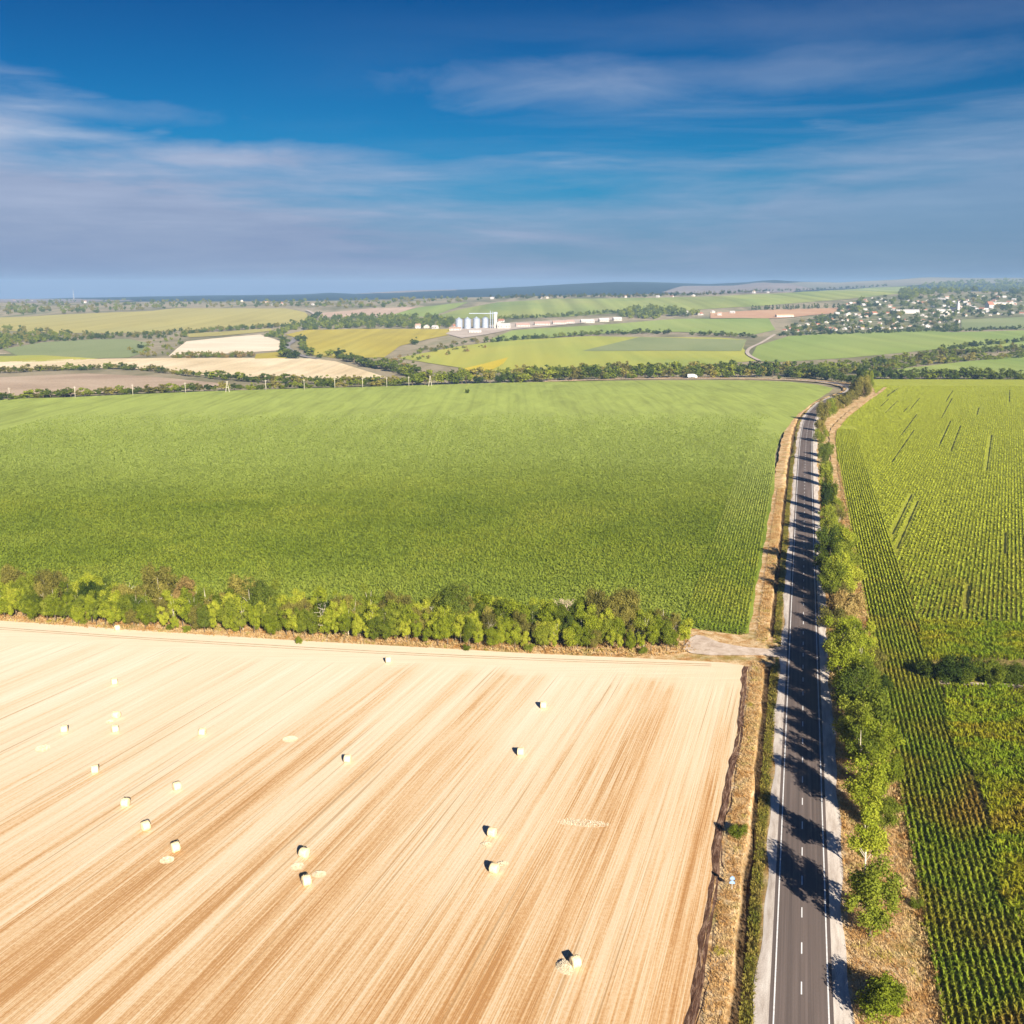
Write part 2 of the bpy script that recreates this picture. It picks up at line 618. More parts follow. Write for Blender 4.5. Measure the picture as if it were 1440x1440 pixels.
ms = Mat('stubble', 0.9, 0.1)
su, sp = ms.uv(), ms.pos()
fine = ms.noise(ms.sc(su, (4.6, 0.035, 0)), 1, 3, 0.7)
mid = ms.noise(ms.sc(su, (0.75, 0.008, 0)), 1, 4, 0.6)
coarse = ms.noise(ms.sc(su, (0.16, 0.003, 0)), 1, 2, 0.5)
t = ms.math('ADD', ms.math('MULTIPLY', fine, 0.36), ms.math('ADD', ms.math('MULTIPLY', mid, 0.32), ms.math('MULTIPLY', coarse, 0.32)))
t = ms.math('ADD', t, ms.math('MULTIPLY', ms.math('SUBTRACT', ms.noise(sp, 1.8, 4, 0.75), 0.5), 0.16))
big = ms.noise(sp, 0.012, 3, 0.5)
sx = ms.xyz(sp)
pale = ms.math('ADD', ms.lin(sx[1], 110, 260), ms.math('MULTIPLY', ms.math('SUBTRACT', big, 0.5), 1.0))
t = ms.math('ADD', t, ms.math('MULTIPLY', ms.math('SUBTRACT', pale, 0.55), 0.15))
e0, e1 = ground(0, 873), ground(1020, 932)
el_ = math.hypot(e1[0] - e0[0], e1[1] - e0[1])
enx, eny = (e1[1] - e0[1]) / el_, -(e1[0] - e0[0]) / el_
edist = ms.math('ADD', ms.math('MULTIPLY', ms.math('SUBTRACT', sx[0], e0[0]), enx), ms.math('MULTIPLY', ms.math('SUBTRACT', sx[1], e0[1]), eny))
headl = ms.lin(ms.math('ADD', edist, ms.math('MULTIPLY', ms.math('SUBTRACT', ms.noise(sp, 0.09, 3), 0.5), 16.0)), 19, 12)
cross = ms.noise(ms.sc(sp, (0.05, 1.1, 0), rad(6)), 1, 4, 0.6)
t = ms.math('ADD', ms.math('MULTIPLY', ms.math('SUBTRACT', t, 0.5), 1.22), 0.5)
t = ms.mix(headl, t, ms.math('ADD', ms.math('MULTIPLY', cross, 0.30), 0.44))
cS = ms.ramp(t, [(0.33, (0.42, 0.22, 0.085)), (0.40, (0.57, 0.36, 0.18)), (0.46, (0.645, 0.475, 0.295)), (0.54, (0.69, 0.55, 0.38)), (0.68, (0.75, 0.64, 0.485))])
thin = ms.math('MULTIPLY', ms.lin(ms.noise(ms.sc(su, (1.5, 0.010, 0)), 1, 2, 0.5), 0.63, 0.70), ms.math('MULTIPLY', ms.math('SUBTRACT', 1.0, headl), 0.68))
cS = ms.mix(thin, cS, (0.36, 0.22, 0.10))
warm = ms.math('MULTIPLY', ms.lin(ms.math('ADD', ms.math('SUBTRACT', sx[0], ms.math('MULTIPLY', sx[1], 0.35)), ms.math('MULTIPLY', ms.math('SUBTRACT', ms.noise(ms.sc(su, (0.09, 0.006, 0)), 1, 3), 0.5), 110.0)), -60, 20), 0.62)
cS = ms.mix(warm, cS, (1.0, 0.82, 0.60), 'MULTIPLY')
ms.color(cS).bump(fine, 0.5, 0.12)
sheet('stubble_field', [(-500, 835), (-200, 858), (0, 873), (200, 887), (400, 900), (600, 911), (760, 920), (900, 926), (1020, 932), (1046, 936),
                        (1044, 1000), (1036, 1100), (1020, 1230), (1003, 1370), (996, 1440), (985, 1600), (960, 1750), (-500, 1750)],
      ms.m, 2, 'harvested wheat stubble field with fanning straw rows', uvf=stub_uv)

# ground under the hedgerow
sheet('hedge_ground', [(-500, 800), (0, 838), (400, 866), (760, 890), (985, 884), (1075, 893), (1110, 905), (1110, 935), (1046, 940), (900, 930), (600, 915), (400, 904), (0, 877), (-500, 840)],
      vg.m, 1, 'dry grassy strip under the hedgerow trees', uvf=lambda x, d: (10.0, d), cat='verge')
sheet('hedge_ground', [(1150, 700), (1150, 610), (1158, 575), (1185, 560), (1204, 548), (1196, 540), (1215, 534), (1245, 534.2), (1236, 557), (1215, 572), (1192, 592), (1180, 610), (1177, 640), (1180, 700)],
      vg.m, 0.6, 'pale dry ground between the road bend and the corn', uvf=lambda x, d: (10.0, d), cat='verge')
# wheel tracks along the field edge
wt = plain('wheel_track_soil', (0.42, 0.30, 0.18), 0.95, 0.05, 0.2, 0.6)


def trail(name, px, width, mat, k, label, cat='path', zadd=0.0, jit=0.0):
    w = catmull(np.array([ground(*p)[:2] for p in px]), 6.0)
    tn = np.gradient(w, axis=0)
    tn /= np.linalg.norm(tn, axis=1)[:, None]
    nm = np.stack([tn[:, 1], -tn[:, 0]], 1)
    wd = np.full(len(w), width) * (1 + jit * np.sin(np.arange(len(w)) * 1.7))
    V = []
    for sgn in (-0.5, 0.0, 0.5):
        p = w + nm * (sgn * wd)[:, None]
        V.append(np.column_stack([p, H(p[:, 0], p[:, 1]) + lift(p[:, 1], k) + zadd]))
    V = np.stack(V, 1)
    n = len(w)
    b = np.arange(n - 1)[:, None] * 3 + np.arange(2)[None, :]
    q = np.stack([b, b + 1, b + 4, b + 3], -1).reshape(-1, 4)
    uvv = np.stack([np.tile([-0.5 * width, 0, 0.5 * width], n), np.repeat(np.arange(n) * 6.0, 3)], 1)
    return tag(link(name, quads_mesh(name, V.reshape(-1, 3), q, True, uvv), mat), label, cat, None, 'structure')


trail('wheel_track', [(-200, 868), (0, 883), (200, 897), (400, 909), (600, 920), (800, 928), (1000, 934.5)], 0.45, wt, 3, 'thin wheel track on the stubble beside the hedgerow')
trail('wheel_track', [(-200, 870), (0, 885.5), (200, 899.5), (400, 912), (600, 922.6), (800, 930.6), (1000, 937)], 0.35, wt, 3, 'second thin wheel track on the stubble, farther from the hedgerow')
# farm track joining the road
tk = Mat('packed_dirt', 0.95, 0.1)
tp = tk.pos()
tk.color(tk.ramp(tk.noise(tp, 0.35, 5, 0.7, 0.5), [(0.3, (0.36, 0.26, 0.19)), (0.5, (0.52, 0.41, 0.32)), (0.7, (0.66, 0.55, 0.46))])).bump(tk.noise(tp, 2, 4), 0.4, 0.1)
sheet('farm_track', [(970, 899), (980, 894), (990, 896), (1012, 905), (1045, 911), (1080, 914), (1097, 911), (1106, 904), (1107, 934), (1100, 927), (1075, 923), (1040, 923), (1000, 923), (972, 920), (960, 914)],
      tk.m, 4, 'pale dirt farm track joining the road past the hedgerow end', cat='track', zadd=0.16)

# left green crop
mg = Mat('green_crop_ground', 0.9, 0.1)
gp_ = mg.pos()
gxyz = mg.xyz(gp_)
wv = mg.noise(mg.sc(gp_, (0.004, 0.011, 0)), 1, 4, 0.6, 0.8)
band = mg.math('ADD', mg.math('ADD', mg.lin(gxyz[1], 415, 540), mg.math('MULTIPLY', mg.lin(gxyz[1], 345, 280), 0.45)), mg.math('MULTIPLY', mg.math('SUBTRACT', wv, 0.5), 0.9))  # a cloud's shade painted as a darker belt across the crop
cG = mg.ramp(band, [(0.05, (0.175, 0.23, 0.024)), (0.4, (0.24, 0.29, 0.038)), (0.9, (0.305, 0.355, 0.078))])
st = mg.noise(mg.sc(gp_, (0.05, 0.012, 0), rad(35)), 1, 4, 0.65, 1.2)
cG = mg.mix(1.0, cG, mg.ramp(st, [(0.3, 0.8), (0.5, 1.0), (0.7, 1.16)]), 'MULTIPLY')
tram = mg.noise(mg.sc(gp_, (0.22, 0.0035, 0), rad(28)), 1, 3, 0.55)
cG = mg.mix(1.0, cG, mg.ramp(tram, [(0.3, 0.86), (0.5, 1.0), (0.7, 1.08)]), 'MULTIPLY')
cG = mg.mix(1.0, cG, mg.ramp(mg.noise(gp_, 0.6, 4, 0.75), [(0.3, 0.86), (0.7, 1.1)]), 'MULTIPLY')
mg.color(cG).bump(mg.noise(gp_, 0.8, 4, 0.7), 0.5, 0.4)
GREEN = [(-500, 800), (-500, 580), (-200, 571), (0, 561), (90, 559), (200, 554), (300, 550), (400, 547), (500, 544.5), (600, 541.5), (700, 538.5), (800, 536.5), (900, 535), (1000, 534.6), (1060, 535), (1110, 537),
         (1150, 541), (1172, 546), (1166, 552), (1150, 562), (1138, 570), (1118, 590), (1098, 612), (1090, 640), (1089, 690), (1082, 760), (1076, 830), (1066, 875), (1062, 890),
         (1040, 893), (985, 886), (960, 878), (760, 892), (400, 868), (0, 840)]
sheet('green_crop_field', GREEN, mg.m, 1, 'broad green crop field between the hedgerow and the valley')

# right hand corn
mc = Mat('corn_ground', 0.9, 0.1)
cp_ = mc.pos()
cxy = mc.xyz(cp_)
wv = mc.noise(mc.sc(cp_, (0.02, 0.008, 0)), 1, 4, 0.6, 0.6)
cC = mc.ramp(mc.math('ADD', mc.lin(cxy[1], 240, 430), mc.math('MULTIPLY', mc.math('SUBTRACT', wv, 0.5), 0.5)),
             [(0.0, (0.20, 0.155, 0.05)), (0.3, (0.24, 0.22, 0.03)), (0.7, (0.31, 0.32, 0.03)), (1.0, (0.36, 0.38, 0.042))])
cr = mc.noise(mc.sc(cp_, (0.9, 0.012, 0), rad(24)), 1, 2, 0.5)
cC = mc.mix(1.0, cC, mc.ramp(cr, [(0.25, 0.7), (0.42, 0.92), (0.65, 1.08)]), 'MULTIPLY')
cC = mc.mix(1.0, cC, mc.ramp(mc.noise(cp_, 0.5, 4, 0.7), [(0.3, 0.7), (0.7, 1.25)]), 'MULTIPLY')
mc.color(cC).bump(mc.noise(cp_, 1.0, 3, 0.7), 0.9, 0.6)
CORN = [(1232, 556), (1214, 570), (1190, 590), (1176, 607), (1174, 640), (1178, 690), (1188, 741), (1200, 830), (1212, 890), (1236, 960), (1248, 1020), (1257, 1128), (1272, 1240), (1298, 1440),
        (1340, 1750), (1900, 1750), (1900, 533.5), (1440, 533.8), (1226, 533.4), (1228, 545)]
sheet('corn_field', CORN, mc.m, 1, 'yellow-green corn field with long planted rows')
sheet('dirt_path', [(1296, 950), (1310, 956.5), (1360, 960), (1440, 963), (1800, 972), (1800, 977), (1440, 968), (1360, 964.5), (1308, 961), (1292, 954)], tk.m, 3,
      'narrow brown dirt path crossing the corn field', cat='path')
trail('dirt_path', [(1172, 700), (1172, 640), (1170, 610), (1180, 595), (1205, 573), (1232, 556), (1245, 546)], 3.0, vg.m, 6, 'pale dirt path curving along the corn field edge', zadd=0.2, jit=0.2)


# ------------------------------------------------------------------ crops as geometry
def inside(poly, x, y):
    c = np.zeros(len(x), bool)
    j = len(poly) - 1
    for i in range(len(poly)):
        xi, yi = poly[i]
        xj, yj = poly[j]
        m = ((yi > y) != (yj > y)) & (x < (xj - xi) * (y - yi) / (yj - yi + 1e-12) + xi)
        c ^= m
        j = i
    return c


def blades(P, nb, h, wd, lean=0.55, rise=0.0):
    """leaf blades: each plant at P gets NB blades of two quads that arch outwards"""
    n = len(P)
    P = np.repeat(P, nb, 0)
    m = len(P)
    az = R.uniform(0, 2 * math.pi, m)
    hh = h * R.uniform(0.65, 1.15, m)
    ln = hh * R.uniform(0.25, 1.0, m) * lean
    dx, dy = np.cos(az), np.sin(az)
    w = wd * R.uniform(0.6, 1.3, m) * 0.5
    z0 = hh * R.uniform(0.0, 0.45, m) + rise
    V = np.empty((m, 6, 3))
    for k, (f, zf, wf) in enumerate(((0.0, 0.0, 0.7), (0.55, 0.75, 1.0), (1.25, 0.85, 0.15))):
        cx = P[:, 0] + dx * ln * f
        cy = P[:, 1] + dy * ln * f
        cz = P[:, 2] + z0 + (hh - z0) * zf
        V[:, 2 * k, 0] = cx - dy * w * wf
        V[:, 2 * k, 1] = cy + dx * w * wf
        V[:, 2 * k, 2] = cz
        V[:, 2 * k + 1, 0] = cx + dy * w * wf
        V[:, 2 * k + 1, 1] = cy - dx * w * wf
        V[:, 2 * k + 1, 2] = cz
    b = np.arange(m)[:, None] * 6
    q = np.concatenate([b + np.array([0, 1, 3, 2]), b + np.array([2, 3, 5, 4])], 1).reshape(-1, 4)
    return V.reshape(-1, 3), q


def crop_mat(name, stops, scale, low, extra=None, trans=0.3, high=1.35):
    m = Mat(name, 0.7, 0.05)
    p = m.pos()
    f = m.noise(m.sc(p, scale), 1, 4, 0.6, 0.6)
    c = m.ramp(f, stops)
    if extra:
        c = extra(m, p, c)
    c = m.mix(1.0, c, m.ramp(m.noise(p, 2.5, 2, 0.7), [(0.3, low), (0.7, high)]), 'MULTIPLY')
    m.color(c)
    tr = m.n('ShaderNodeBsdfTranslucent')
    m.nt.links.new(c, tr.inputs[0])
    mx = m.n('ShaderNodeMixShader')
    mx.inputs[0].default_value = trans
    m.nt.links.new(m.b.outputs[0], mx.inputs[1])
    m.nt.links.new(tr.outputs[0], mx.inputs[2])
    m.nt.links.new(mx.outputs[0], m.nt.nodes['Material Output'].inputs['Surface'])
    return m.m


def far_mix(lo, hi, col, amp, near=None):
    def f(m, p, c):
        y = m.xyz(p)[1]
        w = m.noise(m.sc(p, (0.004, 0.011, 0)), 1, 4, 0.6, 0.8)
        k = m.math('ADD', m.lin(y, lo, hi), m.math('MULTIPLY', m.math('SUBTRACT', w, 0.5), amp))
        if near:
            k = m.math('ADD', k, m.math('MULTIPLY', m.lin(y, near[0], near[1]), 0.45))
        k = m.math('ADD', k, 0.0, clamp=True)
        return m.mix(k, c, col)
    return f


crop_green = crop_mat('green_crop_leaves', [(0.3, (0.19, 0.245, 0.022)), (0.5, (0.25, 0.30, 0.030)), (0.7, (0.32, 0.35, 0.042))], (0.02, 0.02, 0), 0.9,
                      far_mix(415, 540, (0.33, 0.39, 0.08), 0.9, (345, 280)), 0.5, 1.08)  # repeats the painted cloud shade of the ground below
corn_near = crop_mat('corn_leaves', [(0.3, (0.27, 0.17, 0.035)), (0.42, (0.26, 0.24, 0.025)), (0.55, (0.18, 0.24, 0.02)), (0.72, (0.32, 0.32, 0.026))], (0.05, 0.05, 0), 0.65,
                     far_mix(200, 370, (0.37, 0.395, 0.036), 0.5), 0.4)
corn_dense = crop_mat('dense_corn_leaves', [(0.3, (0.26, 0.17, 0.025)), (0.42, (0.33, 0.30, 0.018)), (0.56, (0.20, 0.28, 0.016)), (0.7, (0.44, 0.40, 0.025))], (0.035, 0.06, 0), 0.7,
                      far_mix(260, 440, (0.37, 0.39, 0.032), 0.5), 0.4)

poly_corn = [ground(*p)[:2] for p in CORN]
poly_green = [ground(*p)[:2] for p in GREEN]
RD = d0
ND = np.array([d0[1], -d0[0]])
O = cw[2]


def rows_along_road(l0, l1, gap, step, a0, a1, drop=0.06, jit=0.06):
    pts = []
    for o in np.arange(l0, l1, gap):
        al = np.arange(a0, a1, step)
        al = al + R.uniform(-0.3, 0.3, len(al)) * step
        i = np.clip(np.searchsorted(ALONG, al), 1, len(PATH) - 1)
        f = ((al - ALONG[i - 1]) / (ALONG[i] - ALONG[i - 1]))[:, None]
        c = PATH[i - 1] * (1 - f) + PATH[i] * f + NRM[i] * (o + R.normal(0, jit, (len(al), 1)))
        keep = R.random(len(al)) > drop
        pts.append(c[keep])
    return np.concatenate(pts)


def with_z(p):
    return np.column_stack([p, H(p[:, 0], p[:, 1])])


def stuff(name, parts, mat, label, cat):
    vs, qs, n = [], [], 0
    for v, q in parts:
        vs.append(v)
        qs.append(q + n)
        n += len(v)
    return tag(link(name, quads_mesh(name, np.concatenate(vs), np.concatenate(qs)), mat), label, cat, None, 'stuff')


# corn headland rows beside the road, then the dense corn, then the long rows uphill
A1 = rows_along_road(17.4, 30.5, 0.98, 0.42, 20, 230)
A2 = rows_along_road(17.4, 30.5, 0.98, 0.7, 230, 640)
A1, A2 = (q[inside(poly_corn, q[:, 0], q[:, 1])] for q in (A1, A2))


def ridges(l0, l1, gap, step, a0, a1, hw, h):
    """the leafy body of planted rows running along the road"""
    out = []
    for o in np.arange(l0, l1, gap):
        al = np.arange(a0, a1, step)
        i = np.clip(np.searchsorted(ALONG, al), 1, len(PATH) - 1)
        f = ((al - ALONG[i - 1]) / (ALONG[i] - ALONG[i - 1]))[:, None]
        c = PATH[i - 1] * (1 - f) + PATH[i] * f + NRM[i] * (o + R.normal(0, 0.05, (len(al), 1)))
        ok = inside(poly_corn, c[:, 0], c[:, 1])
        out.append(tents(c, NRM[i], ok, hw, h))
    return join(out)


def tents(c, nrm, ok, hw, h):
    n = len(c)
    w = hw * R.uniform(0.6, 1.3, n)[:, None]
    z = H(c[:, 0], c[:, 1])
    h = h * np.clip((800 - c[:, 1]) / 420, 0.02, 1)
    a, b = c - nrm * w, c + nrm * w
    V = np.stack([np.column_stack([a, z]), np.column_stack([c + R.normal(0, 0.08, (n, 2)), z + h * R.uniform(0.5, 1.2, n)]), np.column_stack([b, z])], 1).reshape(-1, 3)
    k = np.arange(n - 1)[ok[:-1] & ok[1:]][:, None] * 3
    q = np.concatenate([k + np.array([0, 1, 4, 3]), k + np.array([1, 2, 5, 4])], 1).reshape(-1, 4)
    return V, q


def join(parts):
    vs, qs, n = [], [], 0
    for v, q in parts:
        vs.append(v)
        qs.append(q + n)
        n += len(v)
    return np.concatenate(vs), np.concatenate(qs)


stuff('corn_rows', [ridges(17.4, 30.5, 0.98, 0.5, 20, 640, 0.36, 0.6), blades(with_z(A1), 5, 1.2, 0.19, 0.5), blades(with_z(A2), 3, 1.05, 0.3, 0.55)], corn_near, 'rows of green and browning corn beside the dry grass bank', 'corn')


def scatter(x0, x1, y0, y1, dens):
    n = int((x1 - x0) * (y1 - y0) * dens)
    return np.column_stack([R.uniform(x0, x1, n), R.uniform(y0, y1, n)])


B = scatter(40, 245, 90, 285, 2.6)
B = B[inside(poly_corn, B[:, 0], B[:, 1]) & (B[:, 0] / B[:, 1] < 0.9)]
al, la = road_frame(B[:, 0], B[:, 1])
pxy = np.array([pixel(x, d, 0) for x, d in B])
isl = (pxy[:, 0] > 1288) & (pxy[:, 1] > 930) & (pxy[:, 1] < 969)
edge = 30.2 + 1.2 * np.sin(al / 9.0)
B = B[(la > edge) & (pxy[:, 1] > 872 + 0.04 * (pxy[:, 0] - 1230)) & ~isl]
stuff('dense_corn', [blades(with_z(B), 5, 1.6, 0.2, 0.6)], corn_dense, 'thick unbroken corn growing beyond the planted rows', 'corn')

ca, sa = math.cos(rad(25.5)), math.sin(rad(25.5))
gaps = [(q, R.uniform(260, 900), R.uniform(25, 150)) for q in R.uniform(-260, 200, 80)]
pts, body = [], []
c0 = np.array([200.0, 300.0])
for r in np.arange(-420, 330, 1.25):
    al = np.arange(-80, 1000, 0.75)
    al = al + R.uniform(-0.25, 0.25, len(al))
    p = c0 + np.outer(al, (sa, ca)) + (r + R.normal(0, 0.07, len(al)))[:, None] * np.array([ca, -sa])
    keep = (p[:, 1] > 255) & (p[:, 1] < 985) & (p[:, 0] / p[:, 1] < 0.68) & (p[:, 0] > 70)
    for g, st_, ln_ in gaps:
        if abs(r - g) < 0.8:
            keep &= ~((p[:, 1] > st_) & (p[:, 1] < st_ + ln_))
    kb = keep.copy()
    pb_ = p[::3]
    kb = kb[::3] & inside(poly_corn, pb_[:, 0], pb_[:, 1])
    if kb.any():
        l_, t_ = road_frame(pb_[:, 0], pb_[:, 1])
        ym = np.array([pixel(x_, d_, 0) for x_, d_ in pb_])
        kb &= ((t_ > 30.8) | (l_ > 660)) & (ym[:, 1] < 874 + 0.04 * (ym[:, 0] - 1230)) & (pb_[:, 1] < 760)
        i0, i1 = np.argmax(kb), len(kb) - np.argmax(kb[::-1])
        if i1 - i0 > 3:
            body.append(tents(pb_[i0:i1], np.tile(np.array([ca, -sa]), (i1 - i0, 1)), kb[i0:i1], 0.52, 0.45))
    keep &= R.random(len(p)) < np.clip(1.25 - (p[:, 1] - 300) / 700, 0.3, 0.95)
    pts.append(p[keep])
C = np.concatenate(pts)
gv_, gq_ = [], []  # soil strips, their dark colour painting the shade inside the row gaps
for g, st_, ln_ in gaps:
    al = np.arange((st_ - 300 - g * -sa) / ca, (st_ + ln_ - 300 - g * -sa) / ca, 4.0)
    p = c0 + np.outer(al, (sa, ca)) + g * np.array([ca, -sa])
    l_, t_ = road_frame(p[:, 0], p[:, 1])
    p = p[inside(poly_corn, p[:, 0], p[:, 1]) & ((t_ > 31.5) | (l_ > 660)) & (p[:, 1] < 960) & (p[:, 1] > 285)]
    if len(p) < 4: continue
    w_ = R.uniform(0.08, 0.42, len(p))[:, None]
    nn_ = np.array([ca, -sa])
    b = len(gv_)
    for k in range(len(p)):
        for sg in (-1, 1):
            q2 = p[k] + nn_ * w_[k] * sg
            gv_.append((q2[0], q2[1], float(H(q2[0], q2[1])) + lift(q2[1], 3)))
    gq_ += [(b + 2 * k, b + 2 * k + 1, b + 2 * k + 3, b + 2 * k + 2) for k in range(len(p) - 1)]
tag(link('gap_shade', quads_mesh('gap_shade', gv_, gq_), plain('gap_shade_soil', (0.045, 0.05, 0.012), 0.95, 0.05, 0.3, 0.3)), 'thin soil strips painted dark as shade in the corn row gaps', 'soil', None, 'structure')
C = C[inside(poly_corn, C[:, 0], C[:, 1])]
al, la = road_frame(C[:, 0], C[:, 1])
pxy = np.array([pixel(x, d, 0) for x, d in C])
ok = ((la > 30.8) | (al > 660)) & (pxy[:, 1] < 874 + 0.04 * (pxy[:, 0] - 1230))
C = C[ok]
stuff('corn_rows', [join(body), blades(with_z(C), 2, 0.95, 0.46, 0.6)], corn_near, 'long slanting corn rows on the upper corn field with dark gaps', 'corn')

G1 = rows_along_road(-31.5, -14.6, 0.98, 0.6, JUNC - 60 + 68, 640)
G1 = G1[inside(poly_green, G1[:, 0], G1[:, 1]) & (R.random(len(G1)) < np.clip((660 - G1[:, 1]) / 180, 0, 1))]
G2 = scatter(-330, 210, 255, 760, 2.3)
G2 = G2[(np.abs(G2[:, 0]) < G2[:, 1] * 0.56) & (R.random(len(G2)) < np.clip(1.5 - (G2[:, 1] - 250) / 340, 0.0, 1.0))]
G2 = G2[inside(poly_green, G2[:, 0], G2[:, 1])]
al, la = road_frame(G2[:, 0], G2[:, 1])
G2 = G2[la < -31.0 + 1.6 * np.sin(al / 6.0) + R.normal(0, 1.6, len(G2))]
crop_rows = crop_mat('crop_row_leaves', [(0.3, (0.16, 0.22, 0.018)), (0.5, (0.25, 0.285, 0.03)), (0.7, (0.34, 0.34, 0.045))], (0.03, 0.03, 0), 0.85, far_mix(330, 480, (0.32, 0.37, 0.08), 0.6), 0.4, 1.15)
stuff('crop_rows', [blades(with_z(G1), 3, 1.1, 0.30, 0.6)], crop_rows, 'paler planted rows of the green crop alongside the road', 'crop')
stuff('green_crop', [blades(with_z(G2), 2, 0.85, 0.34, 0.95)], crop_green, 'leafy green crop filling the broad field behind the hedgerow', 'crop')

# dry grass tufts on the verges
gd = crop_mat('dry_grass', [(0.3, (0.34, 0.15, 0.04)), (0.43, (0.52, 0.31, 0.11)), (0.56, (0.64, 0.46, 0.23)), (0.66, (0.40, 0.33, 0.04)), (0.75, (0.24, 0.27, 0.02))], (0.25, 0.25, 0), 0.7)
gg = crop_mat('green_grass', [(0.3, (0.12, 0.14, 0.02)), (0.5, (0.24, 0.21, 0.035)), (0.7, (0.40, 0.30, 0.08))], (0.3, 0.2, 0), 0.7)


def verge_pts(l0, l1, a0, a1, n, sd=0):
    al = R.uniform(a0, a1, n)
    o = R.uniform(l0, l1, n)
    i = np.clip(np.searchsorted(ALONG, al), 1, len(PATH) - 1)
    f = ((al - ALONG[i - 1]) / (ALONG[i] - ALONG[i - 1]))[:, None]
    return PATH[i - 1] * (1 - f) + PATH[i] * f + NRM[i] * o[:, None], al, o


va, al, o = verge_pts(-11.9, -8.9, 25, 420, 15000)
va = va[np.abs(al - JUNC) > 8]
vb, _, _ = verge_pts(6.4, 17.0, 25, 420, 42000)
vf, _, _ = verge_pts(16.2, 17.6, 25, 500, 3000)
z1, z2 = with_z(va), with_z(vb)
z1[:, 2] += 0.12
z2[:, 2] += 0.1
stuff('dry_grass', [blades(z1, 3, 0.5, 0.06, 0.9), blades(z2, 3, 0.55, 0.065, 0.9), blades(with_z(vf), 4, 0.9, 0.1, 0.7)], gd, 'dry orange grass tufts along both road verges', 'grass')
vc_, al, o = verge_pts(-7.5, -5.7, 25, 520, 9000)
vc_ = vc_[np.abs(al - JUNC) > 8]
stuff('verge_grass', [blades(with_z(vc_), 3, 0.45, 0.09, 0.9)], gg, 'yellow-green grass strip between ditch and gravel shoulder', 'grass')
hl = [ground(x, y)[:2] for x, y in densify([(-120, 861), (0, 871), (150, 883), (300, 892), (400, 898), (550, 906), (760, 917), (900, 922), (970, 915)], 5, False)]
hp = np.repeat(np.array(hl), 40, 0)
hp = hp + np.column_stack([R.normal(0, 1.2, len(hp)), R.uniform(-1.5, 13, len(hp))])
stuff('hedge_undergrowth', [blades(with_z(hp), 5, 0.65, 0.09, 0.8)], gd, 'dry tangled undergrowth at the foot of the hedgerow', 'undergrowth')


# ------------------------------------------------------------------ trees
def leaf_cloud(rg, clumps, n, size):
    c = np.array([q[0] for q in clumps], float)
    r = np.array([q[1] for q in clumps], float)
    pr = r ** 2 / (r ** 2).sum()
    k = rg.choice(len(r), n, p=pr)
    dr = rg.normal(size=(n, 3))
    dr /= np.linalg.norm(dr, axis=1)[:, None]
    rr = r[k] * (0.35 + 0.7 * rg.random(n) ** 0.7)
    p = c[k] + dr * rr[:, None] * np.array([1, 1, 0.95]) + rg.normal(0, 0.2, (n, 3)) * r[k][:, None]
    nrm = dr + rg.normal(0, 0.75, (n, 3)) + np.array([0, 0, 0.25])
    nrm /= np.linalg.norm(nrm, axis=1)[:, None]
    t = np.cross(nrm, rg.normal(size=(n, 3)))
    t /= np.linalg.norm(t, axis=1)[:, None]
    b = np.cross(nrm, t)
    s = (size * rg.uniform(0.55, 1.35, n))[:, None]
    V = np.stack([p - t * s, p - b * s * 0.55 + nrm * s * 0.15, p + t * s, p + b * s * 0.55 + nrm * s * 0.15], 1)
    return V.reshape(-1, 3), np.arange(4 * n).reshape(-1, 4)


def clump_set(rg, R_, z0, z1, n, rc, shape='round'):
    out = []
    zm, hz = (z0 + z1) / 2, (z1 - z0) / 2
    while len(out) < n:
        q = rg.normal(size=3)
        q /= np.linalg.norm(q)
        f = rg.uniform(0.3, 1.0)
        z = zm + q[2] * hz * f
        u = (z - z0) / (z1 - z0)
        wv = {'round': 1.0, 'cone': 1.15 - 0.75 * u, 'vase': 0.55 + 0.7 * u}[shape]
        out.append(((q[0] * R_ * f * wv, q[1] * R_ * f * wv, z), rc * R_ * rg.uniform(0.45, 1.05) * (0.75 + 0.25 * wv)))
    return out


def trunk_geo(rg, h, r0, clumps, limbs, lean=0.04, base=0.0):
    g = Geo()
    bend = rg.normal(0, lean, 2)
    pts = [(bend[0] * h * (t ** 1.5), bend[1] * h * (t ** 1.5), h * t - 0.25 * (t == 0)) for t in (0, 0.12, 0.3, 0.55, 0.8, 1.0)]
    g.tube(pts, [r0 * 1.35, r0 * 1.0, r0 * 0.85, r0 * 0.62, r0 * 0.38, r0 * 0.12], 8)
    for c, r in clumps[:limbs]:
        t = min(max((c[2] / h) * rg.uniform(0.45, 0.75), 0.15), 0.85)
        a = np.array([bend[0] * h * t ** 1.5, bend[1] * h * t ** 1.5, h * t])
        c = np.array(c)
        m = (a + c) / 2 + np.array([0, 0, 0.08 * h]) * rg.uniform(-0.3, 1)
        rb = r0 * (1 - t) * 0.6 + 0.02
        g.tube([a, m, c], [rb, rb * 0.6, rb * 0.2], 5)
    return g


CROWN, STEM = {}, {}


def species(key, seed, h, R_, z0, n, leaf, nc, rc, shape, limbs, r0, bark):
    rg = np.random.default_rng(seed)
    cl = clump_set(rg, R_, z0, h, nc, rc, shape)
    v, q = leaf_cloud(rg, cl, n, leaf)
    CROWN[key] = (v, q, h)
    STEM[key] = (trunk_geo(rg, h * 0.86, r0, cl, limbs).mesh(key + '_trunk', True), bark)


